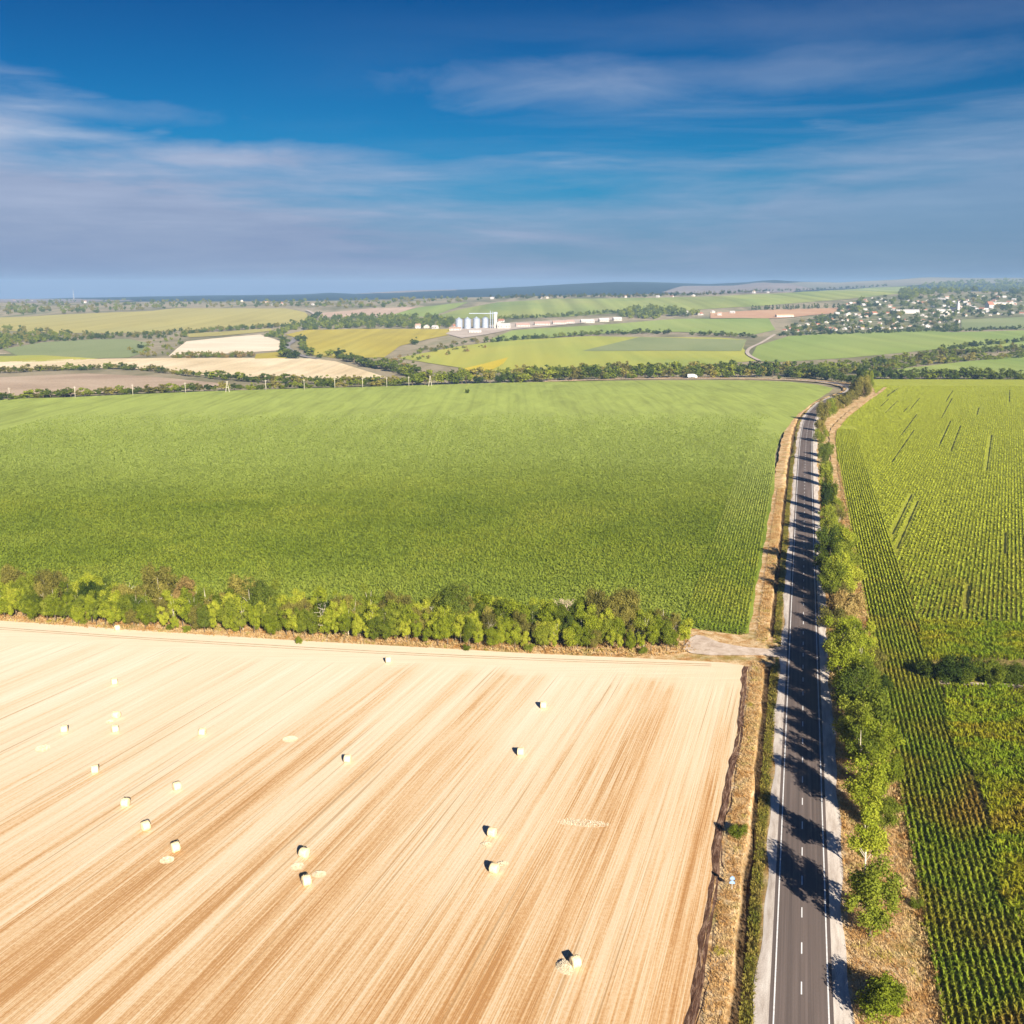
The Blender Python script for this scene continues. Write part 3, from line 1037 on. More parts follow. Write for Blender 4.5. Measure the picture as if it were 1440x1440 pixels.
for i in range(6):
    species(f'broad{i}', 20 + i, 10.0, 3.4 + 0.25 * (i % 3), 1.5 + 0.3 * (i % 2), 9500, 0.185, 30, 0.40, 'round', 9, 0.17, BARK)
for i in range(3):
    species(f'vase{i}', 40 + i, 10.0, 3.0, 2.4, 7500, 0.18, 24, 0.40, 'vase', 10, 0.15, BARK)
for i in range(2):
    species(f'slim{i}', 50 + i, 13.0, 2.5, 2.6, 8500, 0.18, 32, 0.46, 'cone', 10, 0.15, PALE_BARK)
for i in range(3):
    species(f'bush{i}', 60 + i, 4.0, 2.4, 0.1, 5200, 0.15, 20, 0.42, 'round', 6, 0.07, BARK)
for i in range(4):
    species(f'sparse{i}', 65 + i, 10.5, 3.0, 2.4, 3400, 0.17, 24, 0.36, 'vase', 15, 0.16, PALE_BARK)
for i in range(4):
    species(f'far{i}', 70 + i, 9.0, 3.8, 0.1, 760, 0.6, 14, 0.46, 'round', 3, 0.2, BARK)
for i in range(2):
    species(f'poplar{i}', 80 + i, 16.0, 2.3, 1.6, 520, 0.7, 14, 0.55, 'cone', 2, 0.25, PALE_BARK)

_mesh_cache = {}


def make_tree(name, key, look, loc, h, wide=1.0, label=None, group=None, cat='tree', stems=True):
    """one tree: an empty at its foot with a trunk and a crown"""
    ck = (key, look)
    if ck not in _mesh_cache:
        v, q, _ = CROWN[key]
        me = quads_mesh(key + '_crown', v, q)
        me.materials.append(LEAF[look])
        _mesh_cache[ck] = me
    k = h / CROWN[key][2]
    t = empty(name, loc, rnd.uniform(0, 6.28))
    t.scale = (k * wide, k * wide, k)
    tag(t, label, cat, group)
    link('crown', _mesh_cache[ck], None, t)
    if stems:
        link('trunk', STEM[key][0], STEM[key][1], t)
    return t


OLB = 'olive-brown'
NUM = ['first', 'second', 'third', 'fourth', 'fifth', 'sixth', 'seventh', 'eighth', 'ninth', 'tenth', 'eleventh', 'twelfth', 'thirteenth', 'fourteenth', 'fifteenth', 'sixteenth',
       'seventeenth', 'eighteenth', 'nineteenth']
TENS = {2: 'twent', 3: 'thirt', 4: 'fort', 5: 'fift', 6: 'sixt', 7: 'sevent', 8: 'eight', 9: 'ninet'}


def nth(i):
    if i <= 19: return NUM[i - 1]
    t, u_ = divmod(i, 10)
    if u_ == 0: return TENS[t] + 'ieth'
    return TENS[t] + 'y-' + NUM[u_ - 1]


# the hedgerow between stubble and green crop
front = catmull(np.array([ground(x, y)[:2] for x, y in [(-130, 859), (0, 870), (150, 882), (300, 891), (400, 897), (550, 905), (760, 915), (900, 918), (968, 912)]]), 0.5)
fl = np.concatenate([[0], np.cumsum(np.linalg.norm(np.diff(front, axis=0), axis=1))])
TALL = {2: [(72, 12.5, 'olive-brown'), (228, 14.5, 'olive-brown'), (345, 13.5, 'olive-brown'), (635, 13.8, 'dark green'), (360, 12, 'dark green')],
        3: [(840, 13.5, 'olive-brown'), (872, 13, 'olive-brown'), (20, 12, 'olive-brown'), (130, 12, 'yellow-green')]}
for row, (back, sp_, hmin, hmax) in enumerate(((0.9, 2.7, 4.6, 8.2), (3.8, 3.1, 7.0, 10.2), (7.6, 3.6, 8.0, 11.6), (11.6, 4.4, 8.2, 12.2))):
    at = fl[-1] - 1.0 - 1.3 * row
    i = 0
    while at > 2:
        i += 1
        j = int(np.searchsorted(fl, at))
        j = min(max(j, 1), len(front) - 2)
        tg = front[j + 1] - front[j - 1]
        tg = tg / np.linalg.norm(tg)
        nb = np.array([-tg[1], tg[0]])
        p = front[j] + nb * (back + rnd.uniform(-0.9, 0.9)) + tg * rnd.uniform(-0.6, 0.6)
        px_ = pixel(p[0], p[1], 0)[0]
        h = rnd.uniform(hmin, hmax)
        look = rnd.choices(['yellow-green', 'mid-green', 'olive-brown', 'dark green'], [(7, 3, .5, .5), (6, 4, 1, 1), (5, 4, 1.6, 1.4), (4, 4, 2, 1.5)][row])[0]
        key = rnd.choice(['broad0', 'broad1', 'broad2', 'broad3', 'broad4', 'broad5', 'vase0', 'vase1', 'vase2'] + (['sparse0', 'sparse1', 'sparse2', 'sparse3'] if row > 0 else ['vase0', 'vase1', 'vase2']))
        for tx, th, tl in TALL.get(row, ()):
            if abs(px_ - tx) < 12:
                h, look, key = th, tl, rnd.choice(['broad1', 'broad3', 'broad5', 'sparse1'])
        wide = rnd.uniform(0.68, 1.05)
        shp = {'broad': 'bushy', 'vase': 'spreading', 'bush': 'low', 'sparse': 'thin-leaved'}[key.rstrip('0123456789')]
        ttl = ['stubble-side', 'second', 'third', 'crop-side'][row]
        make_tree('hedgerow_tree', key, look, (p[0], p[1], 0), h, wide,
                  f'{shp} {look} tree, {nth(i)} from the farm track in the hedgerow\'s {ttl} row', 'trees of the hedgerow beside the stubble')
        at -= sp_ * rnd.uniform(0.8, 1.25)


for px_, py_, h, key, look, lb in ((228, 868, 15.5, 'broad1', OLB, 'tallest olive-brown tree of the hedgerow, beside a pale leaning dead trunk'), (211, 867, 13.0, 'sparse1', OLB, 'thin olive-brown tree touching the tallest tree of the hedgerow'),
                                   (346, 873, 14.5, 'broad3', OLB, 'tall rounded olive-brown tree standing alone above mid hedgerow'), (364, 875, 12.0, 'broad0', 'dark green', 'dark tree touching the tall rounded olive-brown tree'),
                                   (636, 889, 14.0, 'broad5', 'dark green', 'tall dark green tree beside the crooked pale dead tree'), (652, 890, 12.5, 'sparse2', OLB, 'thin olive-brown tree behind the crooked pale dead tree'),
                                   (838, 891, 13.5, 'sparse0', OLB, 'thin olive-brown tree above dark trees, just past the fan-shaped dead tree'), (870, 892, 13.5, 'broad2', OLB, 'tall olive-brown tree toward the farm track end of the hedgerow'),
                                   (72, 861, 13.5, 'sparse3', OLB, 'thin tall olive-brown tree at the far end of the hedgerow'), (262, 872, 12.5, 'vase1', 'straw-brown', 'orange-tinged tree beside the pale leaning dead trunk')):
    g = ground(px_, py_)
    make_tree('hedgerow_tree', key, look, (g[0], g[1], 0), h, 0.95, lb, 'trees of the hedgerow beside the stubble')


def dead_tree(seed, h, spread, loc, label, mat, depth=4):
    rg = np.random.default_rng(seed)
    t = empty('dead_tree', loc, rg.uniform(0, 6))
    tag(t, label, 'tree', 'bare dead trees of the hedgerow')
    trunk, twig = Geo(), Geo()

    def grow(p, dr, ln, r, lv):
        q1 = p + dr * ln * 0.5 + rg.normal(0, 0.05, 3) * ln
        q2 = p + dr * ln
        (trunk if lv >= depth - 1 else twig).tube([p, q1, q2], [r, r * 0.8, r * 0.6], 6 if lv > 2 else 4)
        if lv <= 0: return
        for _ in range(rg.integers(2, 4) if lv < depth else 4):
            nd = dr + rg.normal(0, spread, 3)
            nd[2] = max(nd[2], 0.1)
            nd /= np.linalg.norm(nd)
            grow(q2 - dr * ln * rg.uniform(0, 0.25), nd, ln * rg.uniform(0.6, 0.8), r * 0.6, lv - 1)

    grow(np.array([0, 0, -0.2]), np.array([0.04, 0.03, 1.0]), h * 0.36, h * 0.024, depth)
    trunk.obj('trunk', mat, t, True)
    twig.obj('crown', mat, t)
    return t


pinkish = plain('dead_wood', (0.50, 0.38, 0.28), 0.9, 0.1, 0.25, 2.0)
for px_, py_, h, sd, s_, lb in ((178, 868, 10.5, 3, 0.42, 'bare grey dead tree with two forked arms above yellow-green trees'), (254, 871, 10.5, 7, 0.34, 'pale leaning dead trunk below the tall olive-brown tree'),
                                (452, 890, 10, 9, 0.45, 'small bare dead tree with pale twigs in mid hedgerow'), (612, 897, 10, 12, 0.6, 'crooked pale dead tree beside the tall dark green tree'),
                                (797, 893, 11.5, 15, 0.36, 'fan-shaped bare pinkish tree standing above dark green trees')):
    g = ground(px_, py_)
    dead_tree(sd, h, s_, (g[0], g[1], 0), lb, pinkish if px_ > 700 else PALE_BARK, 5 if px_ > 700 else 4)

# hedge foot shrubs, brighter green
for k, (px_, py_) in enumerate(((117, 878), (240, 886), (262, 889), (420, 905), (655, 915), (745, 916), (905, 920))):
    g = ground(px_, py_)
    make_tree('hedge_shrub', f'bush{k % 3}', 'mid-green', (g[0], g[1], 0), rnd.uniform(1.4, 2.2), 1.1, f'low fresh green shrub at the hedgerow foot, {nth(k + 1)} from the far end of the hedge', 'shrubs at the hedgerow foot', 'shrub')

# trees along the corn side of the road
RS = [(1242, 1428, 4.6, 'bush0', 'yellow-green', 1.15), (1252, 1412, 2.6, 'bush1', 'mid-green', 1.0), (1223, 1318, 10.0, 'broad0', 'mid-green', 0.98), (1216, 1234, 13.6, 'slim0', 'yellow-green', 1.05),
      (1243, 1175, 7.5, 'broad2', 'mid-green', 0.8), (1216, 1152, 10.5, 'broad1', 'yellow-green', 0.85), (1240, 1128, 9.0, 'vase1', 'yellow-green', 0.9), (1207, 1105, 11.5, 'sparse1', 'mid-green', 1.0),
      (1228, 1090, 11.0, 'broad3', 'yellow-green', 0.9), (1202, 1058, 11.0, 'broad4', 'mid-green', 0.85), (1222, 1040, 9.0, 'bush2', 'mid-green', 0.7), (1196, 1022, 11.5, 'broad5', 'dark green', 0.85),
      (1214, 1008, 11.0, 'broad0', 'mid-green', 0.85), (1232, 1004, 8.5, 'vase0', 'dark green', 0.9), (1188, 992, 12.5, 'broad1', 'yellow-green', 0.8), (1206, 978, 12.0, 'sparse2', 'yellow-green', 1.0),
      (1222, 965, 9.0, 'broad2', 'olive-brown', 0.8), (1182, 958, 12.5, 'broad3', 'mid-green', 0.8), (1198, 948, 12.5, 'sparse0', 'yellow-green', 1.05), (1214, 936, 9.5, 'vase2', 'yellow-green', 0.9),
      (1180, 932, 11.5, 'broad4', 'yellow-green', 0.85), (1194, 922, 9.5, 'broad5', 'yellow-green', 0.85),
      (1169, 884, 5.5, 'bush1', 'olive-brown', 0.9), (1188, 878, 6.0, 'bush2', 'straw-brown', 0.9), (1176, 868, 7.0, 'bush0', 'straw-brown', 0.75), (1196, 862, 6.0, 'bush1', 'straw-brown', 0.85), (1184, 856, 7.0, 'bush2', 'olive-brown', 0.8),
      (1166, 856, 12.5, 'broad0', 'mid-green', 0.78), (1180, 845, 13.0, 'broad1', 'yellow-green', 0.8), (1194, 838, 10.0, 'broad2', 'yellow-green', 0.85), (1164, 832, 14.0, 'broad3', 'mid-green', 0.75),
      (1178, 822, 13.5, 'broad4', 'mid-green', 0.8), (1190, 814, 11.0, 'broad5', 'mid-green', 0.85), (1162, 806, 13.5, 'broad0', 'dark green', 0.75), (1176, 797, 12.5, 'vase0', 'yellow-green', 0.9),
      (1187, 785, 10.5, 'broad2', 'yellow-green', 0.85), (1163, 782, 11.5, 'broad3', 'mid-green', 0.78), (1177, 774, 10.0, 'broad4', 'yellow-green', 0.9),
      (1164, 757, 11.0, 'broad1', 'mid-green', 0.8), (1176, 752, 10.5, 'sparse3', 'olive-brown', 1.0), (1170, 738, 10.0, 'broad5', 'mid-green', 0.85), (1180, 731, 8.0, 'vase1', 'olive-brown', 0.9),
      (1160, 722, 11.0, 'broad2', 'dark green', 0.75), (1168, 712, 9.0, 'broad0', 'mid-green', 0.9), (1159, 684, 10.0, 'vase2', 'mid-green', 0.9), (1164, 673, 8.0, 'broad1', 'mid-green', 0.9),
      (1158, 652, 9.5, 'broad4', 'dark green', 0.85), (1161, 643, 7.5, 'bush0', 'mid-green', 0.8), (1154, 622, 7.5, 'bush1', 'mid-green', 0.8), (1153, 607, 7.0, 'bush2', 'olive-brown', 0.8),
      (1158, 594, 13.0, 'broad3', 'olive-brown', 0.9), (1166, 588, 12.0, 'broad5', 'mid-green', 0.95), (1174, 581, 9.0, 'broad2', 'olive-brown', 1.0), (1184, 574, 9.0, 'bush0', 'olive-brown', 0.9),
      (1194, 568, 9.0, 'bush1', 'olive-brown', 0.9), (1204, 562, 14.0, 'broad0', 'olive-brown', 0.95), (1215, 558, 15.5, 'broad1', 'olive-brown', 1.0), (1221, 549, 14.5, 'broad4', 'mid-green', 0.9), (1210, 546, 14.0, 'broad2', 'dark green', 0.9)]
for k, (px_, py_, h, key, look, wide) in enumerate(RS):
    g = ground(px_, py_)
    if py_ < 730 and not key.startswith(('bush', 'sparse')):
        key, wide = f'bush{k % 3}', wide * 0.56
    shp = {'broad': 'bushy', 'vase': 'spreading', 'bush': 'low shrubby' if h < 6.5 else 'dense full-skirted', 'sparse': 'thin-leaved', 'slim': 'slender pale-trunked'}[key.rstrip('0123456789')]
    make_tree('roadside_tree', key, look, (g[0], g[1], 0.05), h * (1.12 if h > 8 and key != 'slim0' else 1.0), wide * 1.02, f'{shp} {look} tree on the grass bank, {nth(k + 1)} along from the near end', 'trees between road and corn')
for px_, py_, h, lb in ((1038, 1180, 2.6, 'small green bush alone beside the ploughed strip on the verge'), (657, 553, 3.4, 'small dark bush standing alone in the green crop field'), (1095, 533.4, 4.0, 'dark rounded bush alone at the road bend'),
                        (1288, 1278, 1.6, 'small bright green shrub at the corn field edge')):
    g = ground(px_, py_)
    make_tree('lone_bush', 'bush1', 'mid-green' if h < 3 else 'dark green', (g[0], g[1], g[2]), h, 0.85, lb, None, 'bush')

# the hedge island inside the corn
for k, x in enumerate(np.arange(1306, 1520, 11.5)):
    g = ground(float(x) + rnd.uniform(-3, 3), 957 + (x - 1306) * 0.045 + rnd.uniform(-4, 1))
    make_tree('field_shrub', rnd.choice(['bush0', 'bush1', 'bush2', 'broad2']), 'mid-green' if k % 3 else 'dark green', (g[0], g[1], 0), rnd.uniform(3.0, 5.0) if k != 3 else 6.5, 1.15,
              f'{"mid-green" if k % 3 else "dark green"} shrub beside the dirt path in the corn, {nth(k + 1)} from the road', 'dark shrubs along the path in the corn', 'shrub')

# ------------------------------------------------------------------ far land: fields
def c3(r, g, b):
    return (r, g, b)


PALE = field_mat('pale_stubble', [c3(.60, .46, .27), c3(.72, .57, .36), c3(.78, .64, .44)], 0.01, (1, .5, 1), 0.3, stripe=(9, .10, rad(-30)))
PALE2 = field_mat('whitish_stubble', [c3(.70, .56, .40), c3(.80, .68, .52)], 0.01)
TILL = field_mat('tilled_soil', [c3(.36, .26, .18), c3(.46, .34, .24), c3(.52, .40, .29)], 0.008)
SUNF = field_mat('sunflower_yellow', [c3(.36, .29, .05), c3(.44, .35, .05), c3(.46, .39, .08)], 0.006, (1, .35, 1), stripe=(24, .12, rad(70)))
SUNF2 = field_mat('bright_sunflower', [c3(.50, .38, .03), c3(.58, .45, .04)], 0.01)
OLIVE = field_mat('olive_yellow', [c3(.34, .29, .09), c3(.41, .35, .11), c3(.38, .34, .12)], 0.005, (1, .3, 1), stripe=(30, .08, rad(80)))
GRN = field_mat('green_field_mat', [c3(.20, .27, .06), c3(.26, .32, .08), c3(.30, .34, .09)], 0.004, (1, .3, 1), stripe=(40, .10, rad(60)))
GRN2 = field_mat('grey_green_field', [c3(.19, .22, .09), c3(.23, .26, .11), c3(.27, .28, .13)], 0.006, (1, .4, 1))
YGRN = field_mat('yellowing_green', [c3(.28, .33, .07), c3(.38, .38, .07), c3(.46, .41, .07)], 0.004, (1, .3, 1), stripe=(30, .08, rad(50)))
STRIP = field_mat('strip_fields', [c3(.20, .25, .07), c3(.28, .31, .08), c3(.32, .32, .10)], 0.004, (1, .4, 1), stripe=(60, .22, rad(-38)))
PINK = field_mat('pinkish_soil', [c3(.44, .30, .22), c3(.54, .40, .30)], 0.006, stripe=(25, .10, rad(-40)))
ORNG = field_mat('orange_soil', [c3(.44, .24, .14), c3(.54, .34, .20)], 0.01)
YARD = field_mat('bare_yard', [c3(.40, .32, .26), c3(.54, .45, .38)], 0.02)
VILL = field_mat('village_ground', [c3(.10, .12, .05), c3(.17, .17, .08), c3(.34, .27, .19)], 0.03)
HPAL = field_mat('hill_pasture', [c3(.20, .16, .15), c3(.30, .235, .20)], 0.0015)
HTAN = field_mat('hill_tan', [c3(.13, .135, .12), c3(.22, .20, .15), c3(.30, .255, .18)], 0.0012, (1, .5, 1))

FAR = [
    ('strip_field', [(610, 447), (640, 437), (700, 425), (780, 420.5), (900, 419.5), (1000, 417), (1100, 412.5), (1180, 408), (1230, 404.5), (1275, 403), (1278, 412), (1180, 422), (1060, 431), (960, 437), (860, 441), (800, 445.5), (690, 449)], STRIP, 2, 'striped green hillside fields above the silos and village'),
    ('tilled_field', [(446, 447), (452, 440.5), (520, 434.5), (588, 431.5), (562, 440), (545, 446)], PINK, 3, 'pinkish tilled field beside the far winding road'),
    ('green_field', [(548, 444), (568, 438), (590, 432), (660, 425), (622, 440), (606, 446)], GRN, 2, 'small green slope between pink tilled field and striped hillside'),
    ('yellow_field', [(-60, 448), (0, 447), (130, 441), (215, 437.5), (250, 434), (400, 434), (430, 440), (436, 447), (420, 456), (300, 463), (170, 469), (100, 469), (-60, 463)], OLIVE, 2, 'wide olive-yellow field below the distant woods'),
    ('green_field', [(5, 491), (60, 481.5), (120, 478), (180, 477), (207, 482), (207, 495), (180, 503), (100, 505), (30, 503)], GRN2, 2, 'grey-green rounded field among scrub'),
    ('green_field', [(-60, 502), (60, 500), (140, 505), (60, 508.5), (-60, 511)], YGRN, 3, 'thin yellowish strip below the grey-green field'),
    ('stubble_field', [(-60, 497), (18, 498.2), (-60, 500.5)], PALE2, 4, 'tiny pale stubble strip at the scrub edge'),
    ('stubble_field', [(236, 501), (262, 480), (330, 473.5), (366, 471), (401, 482), (397, 493), (362, 495), (262, 501)], PALE2, 2, 'whitish stubble field beside the winding road'),
    ('yellow_field', [(266, 475), (330, 471), (382, 465.5), (380, 462), (262, 470)], OLIVE, 3, 'thin olive strip above the whitish stubble'),
    ('yellow_field', [(360, 498), (393, 495), (404, 503.8), (358, 505)], SUNF, 3, 'small mustard patch below the whitish stubble'),
    ('stubble_field', [(-60, 512), (0, 509.5), (100, 505.5), (300, 503.6), (440, 504.5), (472, 509), (546, 531.5), (470, 533.5), (300, 530), (240, 522), (150, 517.5), (0, 522), (-60, 524)], PALE, 3, 'long pale stubble field crossing the valley'),
    ('tilled_field', [(-60, 562), (-60, 533), (0, 531), (120, 525.5), (200, 529), (300, 538), (328, 541.5), (200, 550), (100, 555), (0, 559)], TILL, 3, 'pinkish-brown tilled field beyond the green crop'),
    ('sunflower_field', [(402, 471), (430, 464), (500, 463), (637, 463), (637, 470), (602, 477), (562, 487), (540, 503), (470, 504), (436, 499), (425, 490), (430, 478)], SUNF, 2, 'mustard-yellow field below the silos'),
    ('green_field', [(560, 504), (600, 496), (640, 488), (700, 480), (830, 473), (900, 474), (1010, 475), (1050, 478), (1045, 490), (1055, 500), (1062, 508), (960, 516), (860, 521), (720, 524), (650, 521), (652, 518)], YGRN, 2, 'large yellowing green field in front of the silos'),
    ('green_field', [(818, 494), (900, 474.5), (1049, 478.4), (1043, 494)], GRN2, 4, 'darker green quarter inside the yellowing field'),
    ('sunflower_field', [(652, 519), (680, 512), (716, 503), (708, 512), (690, 522), (660, 522)], SUNF2, 5, 'bright yellow sunflower patch at the field corner'),
    ('green_field', [(690, 477), (720, 465), (860, 456), (950, 449), (1080, 448), (1090, 464), (1062, 471), (950, 467), (830, 470), (700, 481)], GRN, 3, 'smooth green field between warehouses and a tree row'),
    ('green_field', [(1058, 500), (1064, 487), (1110, 473), (1200, 467), (1300, 464), (1340, 467.5), (1500, 463), (1500, 486), (1400, 491), (1320, 491), (1250, 498), (1200, 503), (1100, 509), (1066, 508)], GRN, 2, 'smooth green field below the village'),
    ('green_field', [(1352, 450), (1440, 446), (1520, 446), (1520, 462), (1440, 463.3), (1353, 464)], GRN2, 3, 'small green field beside the village edge'),
    ('green_field', [(1200, 525), (1260, 520), (1330, 511.5), (1440, 500), (1560, 496), (1560, 528), (1440, 528), (1250, 529)], GRN, 2, 'green field between two tree belts beyond the corn'),
    ('bare_field', [(1000, 441), (1060, 437), (1180, 433.4), (1172, 441), (1100, 448), (1000, 448)], ORNG, 4, 'orange-brown bare field beside the village'),
    ('village_ground', [(1090, 471), (1120, 455), (1176, 441), (1185, 425), (1240, 415), (1300, 420), (1345, 414), (1520, 412), (1520, 445.5), (1440, 445.5), (1351, 449), (1350, 466), (1300, 464.5), (1200, 468)], VILL, 3, 'mixed gardens and yards under the village'),
    ('silo_yard', [(626, 470), (640, 462), (690, 458), (720, 454), (860, 447), (870, 450), (720, 464), (690, 470), (650, 476)], YARD, 4, 'bare dusty yard around the silos and warehouses'),
    ('hill_pasture', [(-60, 421), (110, 420.5), (190, 423), (60, 426), (-60, 425)], HPAL, 2, 'pinkish bare strip on the far plain before the mast'),
    ('hill_pasture', [(480, 410.5), (560, 408), (640, 405), (690, 403.5), (640, 408.5), (560, 412), (500, 413.5)], HPAL, 2, 'pale pasture strip on the far blue hills'),
    ('hill_pasture', [(930, 411), (960, 402.5), (1030, 402), (1060, 398), (1120, 399), (1150, 408), (1060, 412.5), (980, 413.5)], HPAL, 2, 'pinkish bare slope on the distant hills'),
    ('hill_pasture', [(1110, 399), (1180, 396), (1250, 393.5), (1300, 390), (1500, 391), (1500, 398), (1330, 399), (1250, 404), (1150, 407.5)], HTAN, 3, 'pale ridge pasture above the village woods'),
]
for nm, poly, mat, k, lb in FAR:
    sheet(nm, poly, mat, k, lb, ragged=1.2)

far_road = plain('far_asphalt', (0.26, 0.23, 0.22), 0.9, 0.1, 0.1, 0.01)
for px_, w, lb in (([(448, 505.5), (428, 502), (410, 494), (404, 487.5), (412, 481), (416, 475.5)], 9, 'far grey road winding down between trees'),
                   ([(430, 456), (440, 450), (444, 445), (438, 440), (430, 437)], 10, 'pale stretch of the far road beside the yellow field'),
                   ([(1068, 508), (1052, 499), (1054, 491), (1072, 482), (1090, 471)], 6, 'pale track between the green fields')):
    trail('road', px_, w, far_road if w == 9 else YARD, 7, lb, 'road')


# ------------------------------------------------------------------ far trees
def along_px(poly, n, jx=2.0, jy=0.5):
    P = np.array(poly, float)
    L = np.concatenate([[0], np.cumsum(np.hypot(np.diff(P[:, 0]), np.diff(P[:, 1])))])
    out = []
    for i in range(n):
        t = L[-1] * (i + 0.5) / n
        j = min(int(np.searchsorted(L, t)), len(P) - 1)
        j = max(j, 1)
        f = (t - L[j - 1]) / (L[j] - L[j - 1])
        q = P[j - 1] * (1 - f) + P[j] * f
        out.append((q[0] + rnd.uniform(-jx, jx), q[1] + rnd.uniform(-jy, jy)))
    return out


def tree_line(name, poly, n, h0, h1, looks, label, group, wide=1.0, jy=0.5, keys=('far0', 'far1', 'far2', 'far3')):
    for k, (px_, py_) in enumerate(along_px(poly, n, 2.5, jy)):
        g = ground(px_, py_)
        look = rnd.choice(looks)
        make_tree(name, rnd.choice(keys), look, g, rnd.uniform(h0, h1), 1.32 * wide * rnd.uniform(0.8, 1.25), label.format(look=look), group)


OL, MG, DG, YG = 'olive-brown', 'mid-green', 'dark green', 'yellow-green'
tree_line('field_edge_tree', [(-20, 564), (60, 559), (120, 556.5), (200, 553), (300, 549.5), (400, 546.5), (500, 543.5), (575, 541)], 62, 5, 8.5, [MG, MG, OL, DG],
          'low {look} tree in the row of poles past the green crop', 'low trees past the green crop edge', 1.25)
tree_line('valley_hedge_tree', [(-20, 526), (60, 522), (150, 519), (200, 521), (260, 528), (320, 534), (400, 538), (480, 539), (560, 541)], 78, 6, 9.5, [MG, OL, DG],
          'rounded {look} tree in the hedge between stubble and tilled field', 'hedge trees between pale stubble and tilled field', 1.15)
tree_line('valley_hedge_tree', [(466, 502), (490, 508), (515, 515), (547, 521), (568, 526), (588, 533)], 24, 9, 14, [DG, DG, MG],
          'dark {look} tree in the line running down past the stubble tip', 'dark trees running down the valley', 1.1, 1.2)
tree_line('shelterbelt_tree', [(575, 541.5), (640, 539), (700, 537), (760, 535), (850, 533), (950, 531), (1060, 530), (1110, 528)], 62, 10, 15.5, [MG, MG, OL, DG],
          'tall {look} tree in the belt behind the white truck', 'shelterbelt behind the green crop', 1.05)
tree_line('shelterbelt_tree', [(720, 532), (760, 531), (850, 528.5), (950, 526), (1060, 525), (1115, 523)], 50, 11, 16, [MG, DG, OL, DG],
          'tall {look} tree on the valley side of the belt behind the truck', 'shelterbelt behind the green crop', 1.0)
tree_line('shelterbelt_tree', [(1110, 528), (1160, 524), (1218, 518), (1270, 510), (1324, 503), (1380, 498), (1450, 492)], 46, 9, 14.5, [MG, OL, DG, MG],
          '{look} tree in the slanting belt below the village field', 'slanting tree belt below the village', 1.05, 1.0)
tree_line('shelterbelt_tree', [(1120, 532), (1218, 524.5), (1324, 511), (1450, 501)], 44, 8, 12, [MG, OL, MG, DG], '{look} tree on the near side of the slanting belt below the village', 'slanting tree belt below the village', 1.1, 1.2)
tree_line('shelterbelt_tree', [(1318, 494), (1360, 489), (1400, 485), (1450, 480)], 18, 8, 12, [DG, MG], '{look} tree in the short upper belt near the village', 'short belt below the village', 1.1, 0.5)
tree_line('shelterbelt_tree', [(1222, 533), (1300, 532.5), (1380, 533), (1460, 533)], 36, 8.5, 12.5, [DG, MG, DG], 'dark rounded {look} tree lining the far end of the corn', 'trees lining the far corn edge', 1.1, 0.4)
tree_line('bend_tree', [(1108, 529.5), (1130, 530.5), (1150, 532), (1172, 535), (1192, 539), (1204, 543)], 17, 9, 13, [DG, DG, MG], 'dark {look} tree shading the road bend', 'dark trees at the road bend', 1.0, 0.5)
tree_line('field_row_tree', [(680, 482.5), (740, 477.5), (835, 471.5), (900, 469.5), (944, 470)], 36, 8, 12, [DG, MG], 'small {look} tree in the row across the middle green fields', 'tree row across the middle fields', 1.1, 0.3)
tree_line('field_row_tree', [(969, 471), (1000, 472), (1030, 474), (1064, 475.5)], 11, 8, 12, [DG, MG], 'small {look} tree at the sparse end of the middle tree row', 'tree row across the middle fields', 1.1, 0.3)
tree_line('road_bend_tree', [(395, 476), (400, 482), (396, 490), (402, 500), (412, 505)], 14, 9, 14, [DG, MG], '{look} tree on the stubble side of the far winding road', 'trees hugging the far winding road', 1.1, 1.0)
tree_line('road_bend_tree', [(420, 477), (428, 483), (424, 490), (434, 497), (440, 501)], 14, 9, 14, [DG, MG], '{look} tree on the mustard field side of the far winding road', 'trees hugging the far winding road', 1.1, 1.0)
tree_line('poplar', [(1056, 437), (1100, 436), (1140, 435), (1180, 433.5)], 30, 15, 20, [DG], 'tall {look} poplar in the row above the orange bare field', 'poplar row above the orange field', 1.1, 0.6, ('poplar0', 'poplar1'))
tree_line('valley_scrub_tree', [(586, 499), (620, 490), (650, 484), (676, 480)], 16, 4, 8, [MG, OL, DG], 'scrubby {look} tree in the dry gully below the silos', 'scrub trees in the dry gully', 1.2, 3.0)
for px_, py_, h in ((583, 484.5, 15), (450, 503, 9), (198, 490, 11), (255, 484, 9)):
    g = ground(px_, py_)
    make_tree('lone_tree', 'far1', DG, g, h, 1.2, {583: 'dark tree alone at the gully edge of the mustard field', 450: 'dark tree alone where the far road meets stubble', 198: 'dark bush in the scrub beside the grey-green field', 255: 'dark bush at the corner of the whitish stubble'}[px_], None, 'tree')


def point_in(poly):
    xs, ys = [p[0] for p in poly], [p[1] for p in poly]
    while True:
        x, y = rnd.uniform(min(xs), max(xs)), rnd.uniform(min(ys), max(ys))
        if inside(poly, np.array([x]), np.array([y]))[0]:
            return x, y


